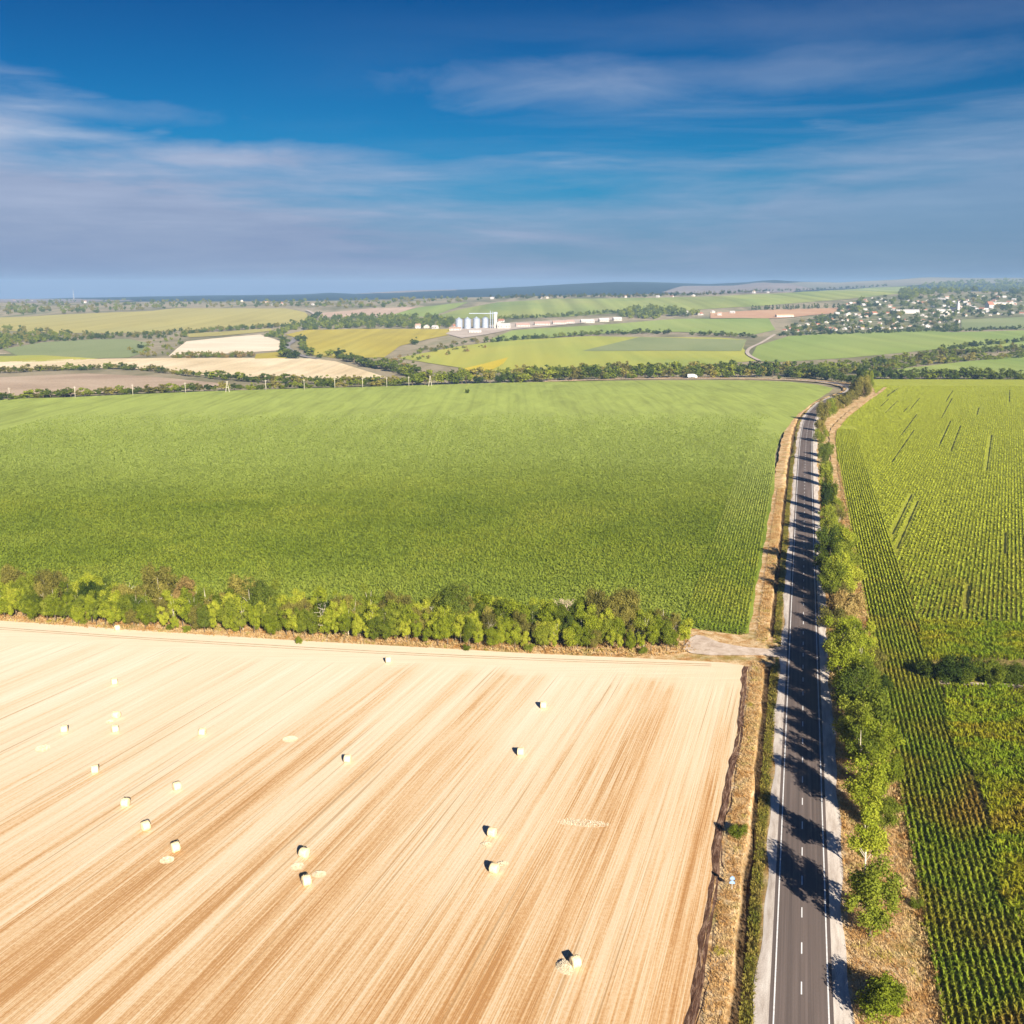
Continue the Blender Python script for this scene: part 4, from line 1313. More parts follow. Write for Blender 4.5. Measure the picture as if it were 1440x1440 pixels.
def wood(name, spots, looks, h0, h1, label, cat='woodland', wide=1.1):
    """a far-off wood or tree line that reads as one mass: one object"""
    vs, qs, mi, n = [], [], [], 0
    for px_, py_ in spots:
        g = ground(px_, py_)
        v, q, hh = CROWN['far%d' % rnd.randrange(4)]
        k = rnd.uniform(h0, h1) / hh
        a = rnd.uniform(0, 6.28)
        ca_, sa_ = math.cos(a), math.sin(a)
        w = np.empty_like(v)
        kw = k * wide * rnd.uniform(0.8, 1.25)
        w[:, 0] = (v[:, 0] * ca_ - v[:, 1] * sa_) * kw + g[0]
        w[:, 1] = (v[:, 0] * sa_ + v[:, 1] * ca_) * kw + g[1]
        w[:, 2] = v[:, 2] * k + g[2] - 0.3
        vs.append(w)
        qs.append(q + n)
        n += len(v)
        mi.append(np.full(len(q), rnd.randrange(len(looks)), np.int32))
    me = quads_mesh(name, np.concatenate(vs), np.concatenate(qs))
    for l in looks:
        me.materials.append(LEAF[l])
    me.polygons.foreach_set('material_index', np.concatenate(mi))
    return tag(link(name, me), label, cat, None, 'stuff')


def fill(poly, n):
    return [point_in(poly) for _ in range(n)]


wood('woods', fill([(408, 464), (412, 457), (440, 450), (500, 446), (560, 445), (606, 447), (640, 450), (634, 461), (500, 463), (430, 464)], 300), [DG, DG, MG], 11, 16, 'dark wood between pink field and mustard field')
wood('woods', fill([(-30, 492), (-30, 462), (40, 465), (90, 470), (110, 476), (60, 482), (10, 491)], 130), [DG, MG, OL], 9, 14, 'dark scrubby wood at the edge of the grey-green field')
wood('treeline', fill([(90, 475), (120, 470), (180, 471), (262, 466), (268, 474), (200, 477)], 80), [MG, OL, DG], 6, 11, 'patchy trees between yellow field and grey-green field')
wood('treeline', along_px([(262, 469), (300, 466), (350, 463), (410, 459)], 46, 2, 0.8), [MG, DG, OL], 9, 13, 'tree line below the olive-yellow field')
wood('treeline', along_px([(245, 503), (290, 502.5), (330, 502), (358, 501)], 40, 2, 1.5), [OL, 'straw-brown', MG], 6, 10, 'dry scrub line below the whitish stubble')
wood('treeline', fill([(178, 503), (182, 492), (205, 480), (262, 477), (256, 488), (238, 501)], 36), [OL, MG, DG], 4, 8, 'scattered scrub in the dry hollow')
wood('treeline', along_px([(376, 474), (400, 467), (416, 462)], 34, 3, 2), [DG, MG], 9, 13, 'trees where the far road enters the wood')
wood('woods', fill([(872, 447), (880, 438), (905, 434), (940, 436), (985, 441), (980, 446), (920, 449)], 110), [DG, DG, MG], 13, 20, 'dark grove beside the warehouses')
wood('treeline', along_px([(700, 449), (760, 447), (820, 443), (876, 440)], 52, 2, 1.2), [DG, MG], 9, 13, 'tree line behind the warehouses')
wood('woods', fill([(1262, 424), (1268, 408), (1290, 401), (1345, 397), (1400, 394), (1520, 393), (1520, 412), (1350, 412), (1300, 417)], 620), [DG, DG, MG], 14, 22, 'large dark wood above the village')
wood('treeline', along_px([(690, 420), (800, 418.5), (900, 417.5), (1000, 414.5), (1060, 411), (1150, 408), (1250, 402.5)], 130, 3, 0.8), [DG, MG, OL], 12, 18, 'ridge tree line above the striped hillside')
wood('woods', fill([(-30, 445), (-30, 424), (120, 422), (260, 424), (440, 424), (620, 418), (690, 421), (600, 431), (500, 434), (420, 433), (250, 433), (130, 440)], 420), [MG, DG, OL], 9, 16, 'patchy woods on the far plain before the blue hills')
wood('treeline', along_px([(432, 453), (440, 449), (449, 443)], 22, 2, 1), [DG], 10, 15, 'trees along the far road rise')
wood('treeline', along_px([(1095, 472.5), (1150, 470.5), (1220, 469), (1300, 466.5), (1346, 466.5), (1400, 464), (1450, 462)], 90, 2, 0.8), [DG, MG, DG], 6, 10, 'garden tree line along the lower village edge')
wood('treeline', fill([(575, 522), (590, 510), (640, 500), (700, 486), (640, 486), (560, 500), (545, 512)], 46), [OL, MG, 'straw-brown'], 3, 6, 'low scrub on the dry gully slopes')
wood('treeline', along_px([(650, 527), (700, 525), (740, 522), (700, 530)], 18, 4, 2), [DG, MG], 4, 7, 'low bushes on the pale slope behind the green crop')
wood('treeline', along_px([(-20, 475), (40, 480), (90, 479), (150, 476)], 40, 3, 1.5), [DG, MG], 7, 11, 'dark bushes above the grey-green field')

# ------------------------------------------------------------------ buildings
def wall_mat(n, c): return plain(n, c, 0.9, 0.15, 0.08, 0.5)


W_WHITE = wall_mat('white_plaster', (.48, .44, .40))
W_CREAM = wall_mat('cream_plaster', (.68, .58, .44))
R_RUST = wall_mat('rust_tiles', (.30, .13, .08))
R_GREY = wall_mat('grey_slates', (.42, .39, .37))
R_BROWN = wall_mat('brown_tiles', (.34, .22, .16))
GLASS = Mat('dark_glass', 0.15, 0.5).color((0.03, 0.04, 0.05)).m
DOOR = plain('door_wood', (.16, .09, .05))
STEEL = plain('silo_steel', (.27, .30, .36), 0.5, 0.4, 0.15, 0.3)
CONC = plain('pale_concrete', (.62, .57, .50), 0.9, 0.1, 0.1, 0.5)


def house(name, L, W, hw, hr, wm, rm, label, group, n_win=3, hip=False, cat='house'):
    t = empty(name)
    tag(t, label, cat, group)
    g = Geo().box(-L / 2, -W / 2, -0.6, L / 2, W / 2, hw)
    if not hip:
        for sx_ in (-1, 1):
            g.add([(sx_ * L / 2, -W / 2, hw), (sx_ * L / 2, W / 2, hw), (sx_ * L / 2, 0, hw + hr)], [(0, 1, 2)])
    g.obj('wall', wm, t)
    e = 0.45
    sl = hr / (W / 2)
    r = Geo()
    if hip:
        i = L / 2 - W / 2 * 0.9
        r.add([(-L / 2 - e, -W / 2 - e, hw), (L / 2 + e, -W / 2 - e, hw), (L / 2 + e, W / 2 + e, hw), (-L / 2 - e, W / 2 + e, hw), (-i, 0, hw + hr), (i, 0, hw + hr)],
              [(0, 1, 5, 4), (2, 3, 4, 5), (1, 2, 5), (3, 0, 4), (3, 2, 1, 0)])
    else:
        za = hw - e * sl
        top, bt = 0.22, 0.03
        for s_ in (-1, 1):
            y0, y1 = s_ * (W / 2 + e), 0
            r.add([(-L / 2 - e, y0, za + bt), (L / 2 + e, y0, za + bt), (L / 2 + e, y1, hw + hr + bt), (-L / 2 - e, y1, hw + hr + bt),
                   (-L / 2 - e, y0, za + top), (L / 2 + e, y0, za + top), (L / 2 + e, y1, hw + hr + top), (-L / 2 - e, y1, hw + hr + top)],
                  [(0, 3, 2, 1), (4, 5, 6, 7), (0, 1, 5, 4), (1, 2, 6, 5), (2, 3, 7, 6), (3, 0, 4, 7)])
    ro = r.obj('roof', rm, t)
    Geo().box(L * 0.2, -0.3 + W * 0.12, hw + hr * 0.5, L * 0.2 + 0.7, 0.4 + W * 0.12, hw + hr + 0.9).obj('chimney', R_BROWN, ro)
    for k in range(n_win):
        x = -L / 2 + L * (k + 0.5) / n_win
        if k == n_win // 2 and n_win > 1:
            Geo().box(x - 0.5, -W / 2 - 0.06, 0, x + 0.5, -W / 2 + 0.02, 2.1).obj('door', DOOR, t)
        else:
            Geo().box(x - 0.65, -W / 2 - 0.05, hw * 0.35, x + 0.65, -W / 2 + 0.02, hw * 0.78).obj('window', GLASS, t)
    return t


PROTO = [house('village_house', 11, 8, 3.2, 3.0, W_WHITE, R_GREY, 'white village house under a pale grey gable roof among garden trees', 'white houses with grey roofs in the village'),
         house('village_house', 12, 8, 3.3, 3.2, W_WHITE, R_RUST, 'white village house under a rust-red gable roof among garden trees', 'white houses with rust-red roofs in the village'),
         house('village_house', 9, 8, 3.2, 2.8, W_CREAM, R_GREY, 'cream village house under a hipped grey roof among garden trees', 'cream houses with hipped grey roofs in the village', hip=True),
         house('village_house', 10, 7.5, 5.6, 2.8, W_WHITE, R_BROWN, 'tall two-storey white village house under a brown roof', 'two-storey white houses in the village')]
VP = [(1098, 469), (1122, 457), (1178, 442), (1188, 428), (1240, 418), (1300, 421), (1345, 416), (1440, 414), (1440, 444), (1350, 447), (1344, 464), (1300, 463.5), (1200, 466)]


def spaced(poly, n, gap):
    out = []
    for _ in range(n * 60):
        p = point_in(poly)
        if all(math.hypot(p[0] - q[0], (p[1] - q[1]) * 2.2) > gap for q in out):
            out.append(p)
            if len(out) == n: break
    return out


def put(o, px_, py_, rz=None, s=1.0):
    g = ground(px_, py_)
    o.location = g
    o.rotation_euler = (0, 0, rnd.uniform(-0.9, 0.9) if rz is None else rz)
    o.scale = (s, s, s)
    return o


used = set()
front_row = along_px([(1100, 467), (1150, 465), (1210, 463.5), (1280, 462), (1335, 461)], 20, 3, 1.2)
for px_, py_ in front_row + spaced(VP, 150, 4.2):
    k = rnd.choices(range(4), (5, 3, 3, 3))[0]
    o = PROTO[k] if k not in used else copy_tree(PROTO[k])
    used.add(k)
    put(o, px_, py_, None, rnd.uniform(0.62, 1.0) * (1.0 if py_ > 445 else 1.2))
for k, (px_, py_) in enumerate([(965, 441), (985, 443), (1002, 440), (1012, 444), (1030, 441), (705, 453), (600, 461), (588, 461.5), (612, 462), (640, 461)]):
    put(tag(copy_tree(PROTO[k % 4]), 'small pale house near the silos below the striped hillside' if px_ < 800 else 'small pale farmhouse beside the grove and orange field', 'house',
            'pale houses near the silos' if px_ < 800 else 'farmhouses beside the grove'), px_, py_, None, 1.2).name = 'farmhouse'
for k, (px_, py_) in enumerate([(692, 420.5), (760, 419.5), (770, 419.5), (880, 418.5), (925, 418), (945, 418), (975, 416.5), (1060, 412.3), (1080, 412), (20, 423), (45, 423.5), (375, 428), (385, 430), (395, 428), (340, 424), (120, 426), (440, 429)]):
    put(tag(copy_tree(PROTO[k % 4]), 'tiny pale farmhouse on the ridge above the striped hillside' if px_ > 600 else 'tiny pale farmhouse on the far plain before the blue hills', 'house',
            'ridge farmhouses' if px_ > 600 else 'far plain farmhouses'), px_, py_, None, rnd.uniform(0.8, 1.25)).name = 'farmhouse'

# village trees
for px_, py_ in spaced([(1092, 470), (1122, 455), (1176, 441), (1188, 427), (1240, 416), (1300, 420), (1345, 414), (1440, 413), (1440, 445), (1350, 448), (1346, 466), (1300, 465), (1200, 468)], 285, 3.0):
    g = ground(px_, py_)
    look = rnd.choices([DG, MG, OL], (5, 3, 1))[0]
    make_tree('village_tree', 'far%d' % rnd.randrange(4), look, g, rnd.uniform(8, 15) * (1.0 if py_ > 440 else 1.25), rnd.uniform(1.1, 1.6), f'rounded {look} garden tree between the village houses', f'{look} garden trees in the village')

# long school-like blocks, church, warehouses
SHED = wall_mat('shed_plaster', (.40, .36, .32))
PROOF = wall_mat('pinkish_roof', (.34, .22, .18))


def block(name, L, W, hw, hr, wm, rm, label, px_, py_, rz, n_win, cat='building', s=1.0):
    t = house(name, L, W, hw, hr, wm, rm, label, None, n_win, cat=cat)
    return put(t, px_, py_, rz, s)


block('long_building', 78, 14, 8, 3.0, W_WHITE, R_GREY, 'long white two-storey building in the middle of the village', 1272, 441, 0.06, 12)
block('long_building', 40, 14, 8, 3.0, W_WHITE, R_GREY, 'shorter white block beside the long village building', 1326, 440, 0.03, 7)
block('long_building', 90, 14, 6, 2.5, W_CREAM, R_GREY, 'long low cream building beyond the village church', 1408, 429, 0.02, 12)
t = empty('church')
tag(t, 'white village church with a tall pointed bell tower', 'church')
Geo().box(-5, -11, -0.6, 5, 11, 9).obj('nave', W_WHITE, t)
Geo().add([(-5.6, -11.5, 9), (5.6, -11.5, 9), (5.6, 11.5, 9), (-5.6, 11.5, 9), (0, -11.5, 13.5), (0, 11.5, 13.5)], [(0, 1, 4), (1, 2, 5, 4), (2, 3, 5), (3, 0, 4, 5), (3, 2, 1, 0)]).obj('roof', R_GREY, t)
tw = Geo().box(-3, -17.2, -0.6, 3, -11.05, 20).obj('bell_tower', W_WHITE, t)
Geo().add([(-3.4, -17.6, 20), (3.4, -17.6, 20), (3.4, -10.6, 20), (-3.4, -10.6, 20), (0, -14.1, 29)], [(0, 1, 4), (1, 2, 4), (2, 3, 4), (3, 0, 4), (3, 2, 1, 0)]).obj('spire', R_GREY, tw)
for z_ in (5, 15): Geo().box(-0.9, -17.26, z_, 0.9, -17.15, z_ + 2.6).obj('window', GLASS, tw)
put(t, 1341, 440, 0.25, 1.15)
t = block('chapel', 14, 14, 9, 7, W_WHITE, R_RUST, 'tall white hall with a steep rust-red roof east of the church', 1391, 434, 0.3, 3, 'hall', 1.3)

for k, (px_, py_, L_, rm, lb) in enumerate(((735, 459.5, 44, R_BROWN, 'pale warehouse with pinkish roof, beside the silos'), (762, 457.5, 50, R_RUST, 'longest warehouse with a pinkish roof and pale wall'), (786, 456, 44, R_BROWN, 'pink-roofed warehouse between the longest and the shortest one'),
                                            (801, 454.8, 30, R_RUST, 'shortest pink-roofed warehouse beside the long pale shed'), (826, 453.8, 46, R_GREY, 'long white shed with a pale grey roof'), (849, 452, 34, R_GREY, 'white shed in the middle of the farm yard row'), (868, 450.6, 30, R_GREY, 'end white shed in the yard row beside the grove'))):
    block('warehouse', L_ * 0.72, 14, 4.5, 4, SHED, PROOF if rm is not R_GREY else R_GREY, lb, px_, py_, 0.14, 5, 'warehouse')
block('storage_hall', 30, 16, 8, 4, SHED, R_GREY, 'white storage hall right next to the silo elevator tower', 708, 462, 0.1, 5, 'warehouse')
block('storage_hall', 26, 14, 5, 3, SHED, R_BROWN, 'low cream building in front of the silos', 640, 465, 0.1, 4, 'warehouse')
block('storage_hall', 26, 12, 4, 2, W_WHITE, R_GREY, 'low white building at the foot of the silos', 668, 467.8, 0.1, 4, 'warehouse')
block('storage_hall', 46, 16, 5, 3, W_WHITE, ORNG, 'white farm building standing on the orange bare field', 1103, 446, 0.05, 4, 'warehouse')

# silos
for k, px_ in enumerate((645.5, 657.5, 670, 682.5)):
    g = ground(px_, 463.2 - k * 0.6)
    s_ = empty('grain_silo', g)
    s_.scale = (0.92, 0.92, 0.84)
    tag(s_, ['steel grain silo with cone roof, at the wood end of the silo row', 'steel grain silo, second from the wood end of the row', 'steel grain silo, third from the wood end of the row', 'steel grain silo beside the elevator tower'][k], 'silo', 'grain silos')
    pr = [(8.6, -0.5)]
    for q in range(26):
        pr += [(8.6, q), (8.68, q + 0.5)]
    pr.append((8.6, 26))
    Geo().lathe(pr, 28).obj('silo_wall', STEEL, s_, True)
    Geo().lathe([(8.9, 25.9), (8.9, 26.1), (1.4, 31), (1.4, 32), (0.01, 32.3)], 28).obj('cone_roof', STEEL, s_)
    Geo().box(-0.4, -9.1, 0, 0.4, -8.6, 26).obj('ladder', CONC, s_)
g = ground(697, 462)
t = empty('elevator_tower', g)
tag(t, 'tall white grain elevator tower rising beside the silos', 'tower')
Geo().box(-3.5, -3, -0.5, 3.5, 3, 32).obj('shaft', SHED, t)
Geo().box(-4.5, -4, 32, 4.5, 4, 37).obj('head_house', STEEL, t)
Geo().tube([(-12, 0, -0.5), (-12, 0, 40)], [0.9, 0.9], 8).obj('pipe', STEEL, t)
Geo().tube([(-7, 1, -0.5), (-7, 1, 38)], [0.8, 0.8], 8).obj('pipe', STEEL, t)
Geo().box(-60, -1, 33, -4.6, 1, 34.6).obj('conveyor_bridge', STEEL, t)
Geo().box(3.5, -6, -0.5, 12, 6, 14).obj('lower_block', SHED, t)

# transmission mast on the far plain
g = ground(104, 423)
t = empty('radio_mast', g)
tag(t, 'thin white lattice radio mast on the far plain', 'mast')
hm = 60
for k in range(3):
    a = k * 2.094
    Geo().tube([(3.0 * math.cos(a), 3.0 * math.sin(a), -1), (1.0 * math.cos(a), 1.0 * math.sin(a), hm)], [0.3, 0.2], 5).obj('mast_leg', W_WHITE, t)
br = Geo()
for z_ in range(0, hm, 6):
    f0, f1 = 3 - 2 * z_ / hm, 3 - 2 * (z_ + 6) / hm
    for k in range(3):
        a, b_ = k * 2.094, (k + 1) * 2.094
        br.tube([(f0 * math.cos(a), f0 * math.sin(a), z_), (f1 * math.cos(b_), f1 * math.sin(b_), z_ + 6)], [0.13, 0.13], 4)
br.obj('bracing', W_WHITE, t)
Geo().tube([(0, 0, hm), (0, 0, hm + 16)], [0.3, 0.15], 5).obj('antenna', W_WHITE, t)

# ------------------------------------------------------------------ utility poles at the far edge of the green crop
POLE = plain('pole_concrete', (.44, .39, .31), 0.9, 0.1, 0.08, 1.0)


def pole_proto():
    t = empty('utility_pole')
    Geo().tube([(0, 0, -0.5), (0, 0, 9.5)], [0.26, 0.18], 8).obj('pole', POLE, t, True)
    a = Geo().box(-1.1, -0.09, 8.5, 1.1, 0.09, 8.68).obj('crossarm', POLE, t)
    for x in (-0.95, 0.95):
        Geo().tube([(x, 0, 8.68), (x, 0, 9.0)], [0.07, 0.09], 6).obj('insulator', CONC, a)
    Geo().tube([(0, 0, 9.5), (0, 0, 9.85)], [0.07, 0.09], 6).obj('insulator', CONC, t)
    return t


pp = pole_proto()
for k, (px_, py_) in enumerate(((14, 561.5), (106, 559.5), (187, 556), (261, 553), (374, 549), (428, 548), (471, 546.5), (510, 545.5), (544, 544.5), (575, 543.5))):
    o = pp if k == 0 else copy_tree(pp)
    g = ground(px_, py_)
    o.location = g
    o.rotation_euler = (0, 0, 0.5 + rnd.uniform(-0.1, 0.1))
    tag(o, f'slender pale utility pole, {nth(k + 1)} along the green crop edge from the tilled field end', 'pole', 'utility poles past the green crop')
for px_, py_, lb in ((320, 551.5, 'A-shaped double utility pole where tilled field meets trees'), (605, 543, 'A-shaped pale double pole before the tall shelterbelt')):
    t = empty('braced_pole', ground(px_, py_), 0.2)
    tag(t, lb, 'pole')
    Geo().tube([(-1.6, 0, -0.5), (-0.15, 0, 9.4)], [0.28, 0.2], 8).obj('leg', POLE, t)
    Geo().tube([(1.6, 0, -0.5), (0.15, 0, 9.4)], [0.28, 0.2], 8).obj('leg', POLE, t)
    Geo().box(-0.9, -0.1, 4.1, 0.9, 0.1, 4.4).obj('brace', POLE, t)
    Geo().box(-1.2, -0.1, 9.4, 1.2, 0.1, 9.6).obj('crossarm', POLE, t)

# ------------------------------------------------------------------ white truck on the far road
t = empty('box_truck')
tag(t, 'white box truck driving on the road past the green crop', 'truck')
TW = plain('truck_white', (.82, .81, .78), 0.4, 0.4, 0.03, 0.5)
RUB = plain('tyre_rubber', (.03, .03, .03), 0.9, 0.2)
bx = Geo().box(-4.2, -1.25, 1.05, 3.0, 1.25, 3.9)
bx.obj('cargo_box', TW, t)
cab = Geo()
cab.add([(3.2, -1.2, 0.6), (5.3, -1.2, 0.6), (5.3, 1.2, 0.6), (3.2, 1.2, 0.6), (3.2, -1.2, 3.1), (4.75, -1.2, 3.1), (4.75, 1.2, 3.1), (3.2, 1.2, 3.1), (5.3, -1.2, 1.8), (5.3, 1.2, 1.8)],
        [(0, 3, 2, 1), (0, 1, 8, 5, 4), (3, 7, 6, 9, 2), (1, 2, 9, 8), (8, 9, 6, 5), (4, 5, 6, 7), (0, 4, 7, 3)])
co = cab.obj('cab', TW, t)
Geo().add([(5.27, -1.0, 1.9), (5.27, 1.0, 1.9), (4.84, 1.0, 2.95), (4.84, -1.0, 2.95)], [(0, 1, 2, 3)]).obj('windscreen', GLASS, co).location = (0.03, 0, 0.02)
for s_ in (-1, 1):
    Geo().box(3.6, s_ * 1.215 - 0.012, 1.9, 4.7, s_ * 1.215 + 0.012, 2.8).obj('side_window', GLASS, co)
    Geo().box(5.29, s_ * 0.85 - 0.2, 0.85, 5.33, s_ * 0.85 + 0.2, 1.1).obj('headlight', CONC, co)
Geo().box(-4.1, -0.9, 0.7, 3.2, 0.9, 1.04).obj('chassis', RUB, t)
for x in (-3.1, -1.9, 4.1):
    for s_ in (-1, 1):
        w = Geo().tube([(x, s_ * 0.85, 0.5), (x, s_ * 1.2, 0.5)], [0.5, 0.5], 16).obj('wheel', RUB, t)
        Geo().tube([(x, s_ * 1.205, 0.5), (x, s_ * 1.225, 0.5)], [0.25, 0.25], 12).obj('hubcap', CONC, w)
j = int(np.argmin(np.abs([pixel(p[0], p[1], 0)[0] - 973 if ALONG[i] > 900 else 1e9 for i, p in enumerate(PATH)])))
p = PATH[j] + NRM[j] * 1.7
t.location = (p[0], p[1], float(H(p[0], p[1])) + 0.30)
t.rotation_euler = (0, 0, math.atan2(-TAN[j][1], -TAN[j][0]))
t.scale = (1.08, 1.08, 1.08)

# ------------------------------------------------------------------ bales and loose straw
mbl = Mat('straw_bale', 0.9, 0.1)
bo = mbl.objco()
bf = mbl.noise(mbl.sc(bo, (3, 14, 14)), 1, 4, 0.7)
mbl.color(mbl.ramp(bf, [(0.3, (.50, .36, .17)), (0.5, (.70, .56, .33)), (0.7, (.80, .68, .46))])).bump(bf, 0.7, 0.08)


def bale_mesh(seed):
    rg = np.random.default_rng(seed)
    prof = [(0.02, -0.68), (0.45, -0.70), (0.74, -0.68), (0.85, -0.58), (0.88, -0.3), (0.875, 0.0), (0.88, 0.3), (0.85, 0.58), (0.74, 0.68), (0.45, 0.70), (0.02, 0.68)]
    n = 28
    vs = []
    for r, z in prof:
        for k in range(n):
            a = 2 * math.pi * k / n
            q = r * (1 + rg.normal(0, 0.012))
            y, zz_ = q * math.cos(a), q * math.sin(a)
            if zz_ < -0.8: zz_ = -0.8 + (zz_ + 0.8) * 0.3
            vs.append((z + rg.normal(0, 0.012), y, zz_ + 0.8))
    fs = [(i * n + k, i * n + (k + 1) % n, (i + 1) * n + (k + 1) % n, (i + 1) * n + k) for i in range(len(prof) - 1) for k in range(n)]
    g = Geo().add(vs, fs)
    for _ in range(160):                                     # stray straws standing off the wrap
        a, z = rg.uniform(0, 6.28), rg.uniform(-0.6, 0.6)
        c = np.array([z, 0.88 * math.cos(a), 0.88 * math.sin(a) + 0.8])
        dr = rg.normal(0, 1, 3)
        dr = dr / np.linalg.norm(dr) * 0.16
        w = np.cross(dr, rg.normal(size=3)) * 0.12
        g.add([c - w, c + w, c + dr + w * 0.3, c + dr - w * 0.3], [(0, 1, 2, 3)])
    return g.mesh('bale', True)


bmesh_list = [bale_mesh(s_) for s_ in range(4)]
BALES = [(161, 963, 'round bale alone below the hedgerow, above the group of three'), (164, 1010, 'upper round bale of the close pair in mid stubble'), (91, 1030, 'round bale beyond the close pair, towards the field side'),
         (162, 1030, 'lower round bale of the close pair in mid stubble'), (285, 1034, 'round bale standing apart from the close pair, towards the road'), (134, 1087, 'round bale just below the close pair'),
         (249, 1111, 'round bale between the close pair and the diagonal line of bales'), (177, 1134, 'first round bale of the diagonal line of three'), (205, 1167, 'middle round bale of the diagonal line of three'),
         (247, 1197, 'last round bale of the diagonal line, beside loose straw'), (428, 1205, 'upper round bale of the pair standing with loose straw patches'), (431, 1244, 'lower round bale of the pair standing with loose straw patches'),
         (489, 1072, 'round bale alone in the middle of the stubble field'), (764, 996, 'round bale below the hedgerow, highest on the road half of the stubble'), (732, 1062, 'round bale second down on the road half of the stubble'),
         (692, 1176, 'round bale just above another on the road half of the stubble'), (695, 1227, 'round bale just below another on the road half of the stubble'), (809, 1359, 'large round bale beside a broken straw heap, lowest in the field'),
         (546, 932, 'pale round bale beside the wheel tracks near the hedgerow'), (165, 887, 'pale round bale at the very foot of the hedgerow')]
for k, (px_, py_, lb) in enumerate(BALES):
    g = ground(px_, py_)
    o = link('straw_bale', bmesh_list[k % 4], mbl.m)
    o.location = (g[0], g[1], 0.04)
    o.scale = (0.92, 0.92, 0.92)
    o.rotation_euler = (0, 0, rnd.uniform(-0.5, 0.9))
    tag(o, lb, 'straw bale', 'round straw bales on the stubble')


LOOSE = plain('loose_straw', (.72, .60, .42), 0.95, 0.05, 0.08, 2.0)


def heap(px_, py_, lx, ly, lb, sd, h=0.28):
    rg = np.random.default_rng(sd)
    g = ground(px_, py_)
    n = 2200 if h > 0.2 else 420
    a, r = rg.uniform(0, 6.28, n), rg.random(n) ** 0.5
    x, y = np.cos(a) * r * lx, np.sin(a) * r * ly
    z = h * (1 - r ** 2) * rg.uniform(0.2, 1.0, n) + 0.02
    c = np.column_stack([x, y, z])
    t = rg.normal(size=(n, 3)) * np.array([1, 1, 0.25])
    t = t / np.linalg.norm(t, axis=1)[:, None] * 0.2
    w = np.column_stack([-t[:, 1], t[:, 0], np.zeros(n)]) * 0.28
    V = np.stack([c - t - w, c - t + w, c + t + w, c + t - w], 1).reshape(-1, 3)
    me = quads_mesh('loose_straw', V, np.arange(4 * n).reshape(-1, 4))
    o = link('loose_straw', me, LOOSE)
    o.location = (g[0], g[1], 0.03)
    o.rotation_euler = (0, 0, rg.uniform(-0.4, 0.4))
    tag(o, lb, 'straw heap', None)


heap(795, 1361, 1.1, 1.5, 'broken straw heap touching the lowest round bale', 1, 0.6)
heap(235, 1210, 1.0, 1.0, 'loose straw patch below the diagonal line of bales', 2)
heap(408, 1040, 1.4, 1.4, 'faint loose straw patch above the lone middle bale', 3)
heap(60, 1053, 1.3, 1.5, 'loose straw patch below the outlying bale', 4)
heap(418, 1219, 0.9, 1.0, 'loose straw patch between two paired bales', 5)
heap(449, 1230, 1.0, 0.8, 'loose straw patch beside the lower paired bale', 6)
heap(684, 1189, 0.9, 0.8, 'loose straw patch between two bales on the road half', 7)
heap(707, 1216, 0.9, 0.6, 'loose straw patch behind the lower bale on the road half', 8)
heap(820, 1158, 4.8, 1.3, 'long scattered straw streak near the ploughed strip', 9, 0.12)
heap(155, 1016, 0.7, 0.8, 'small straw patch between the close pair of bales', 10)

# ------------------------------------------------------------------ signs and marker posts
t = empty('road_sign', (*ground(1029, 1254)[:2], 0.15), rad(-8))
tag(t, 'pale blue road sign with two stacked arrow plates on the verge', 'sign')
BLUE = plain('sign_blue', (.16, .27, .46), 0.5, 0.4, 0.06, 3.0)
SIGNF = plain('sign_pale', (.26, .37, .52), 0.5, 0.4, 0.06, 3.0)
Geo().tube([(0, 0.06, -0.2), (0, 0.06, 2.5)], [0.045, 0.04], 8).obj('post', CONC, t)
for z_, w in ((1.2, 0.42), (1.9, 0.37)):
    o = [(-w, 0), (w, 0), (w, 0.3), (0.1, 0.6), (-0.1, 0.6), (-w, 0.3)]
    n = len(o)
    pl_ = Geo().add([(x, -0.025, z_ + z) for x, z in o] + [(x, 0.015, z_ + z) for x, z in o], [tuple(range(n)), tuple(range(2 * n - 1, n - 1, -1))] + [(i, i + n, (i + 1) % n + n, (i + 1) % n) for i in range(n)]).obj('sign_plate', BLUE, t)
    oi = [(-w + .07, .07), (w - .07, .07), (w - .07, .26), (0.06, .48), (-0.06, .48), (-w + .07, .26)]
    Geo().add([(x, -0.029, z_ + z) for x, z in oi], [tuple(range(6))]).obj('sign_face', SIGNF, pl_)


def marker(px_, py_, lb):
    t = empty('marker_post', (*ground(px_, py_)[:2], 0.1))
    tag(t, lb, 'post', None)
    Geo().box(-0.09, -0.06, -0.2, 0.09, 0.06, 1.15).obj('post', W_WHITE, t)
    Geo().box(-0.092, -0.062, 0.75, 0.092, 0.062, 0.92).obj('band', RUB, t)


marker(1099, 908, 'white marker post with dark band at the farm track mouth')
marker(1089.5, 774, 'white marker post with dark band on the verge beside the green crop')

# ------------------------------------------------------------------ light, sky, air
w = bpy.data.worlds.new('World')
SC.world = w
w.use_nodes = True
nt = w.node_tree


class WM(Mat):
    def __init__(self):
        self.nt = nt


W = WM()
bg = nt.nodes['Background']
sky = W.n('ShaderNodeTexSky', sky_type='NISHITA')
sky.sun_disc = False
sky.sun_elevation = rad(SUN_EL)
sky.sun_rotation = rad(180 - SUN_AZ)
sky.altitude = 100
sky.ozone_density = 2.0
dirv = W.n('ShaderNodeTexCoord').outputs['Generated']
dx_, dy_, dz_ = W.xyz(dirv)
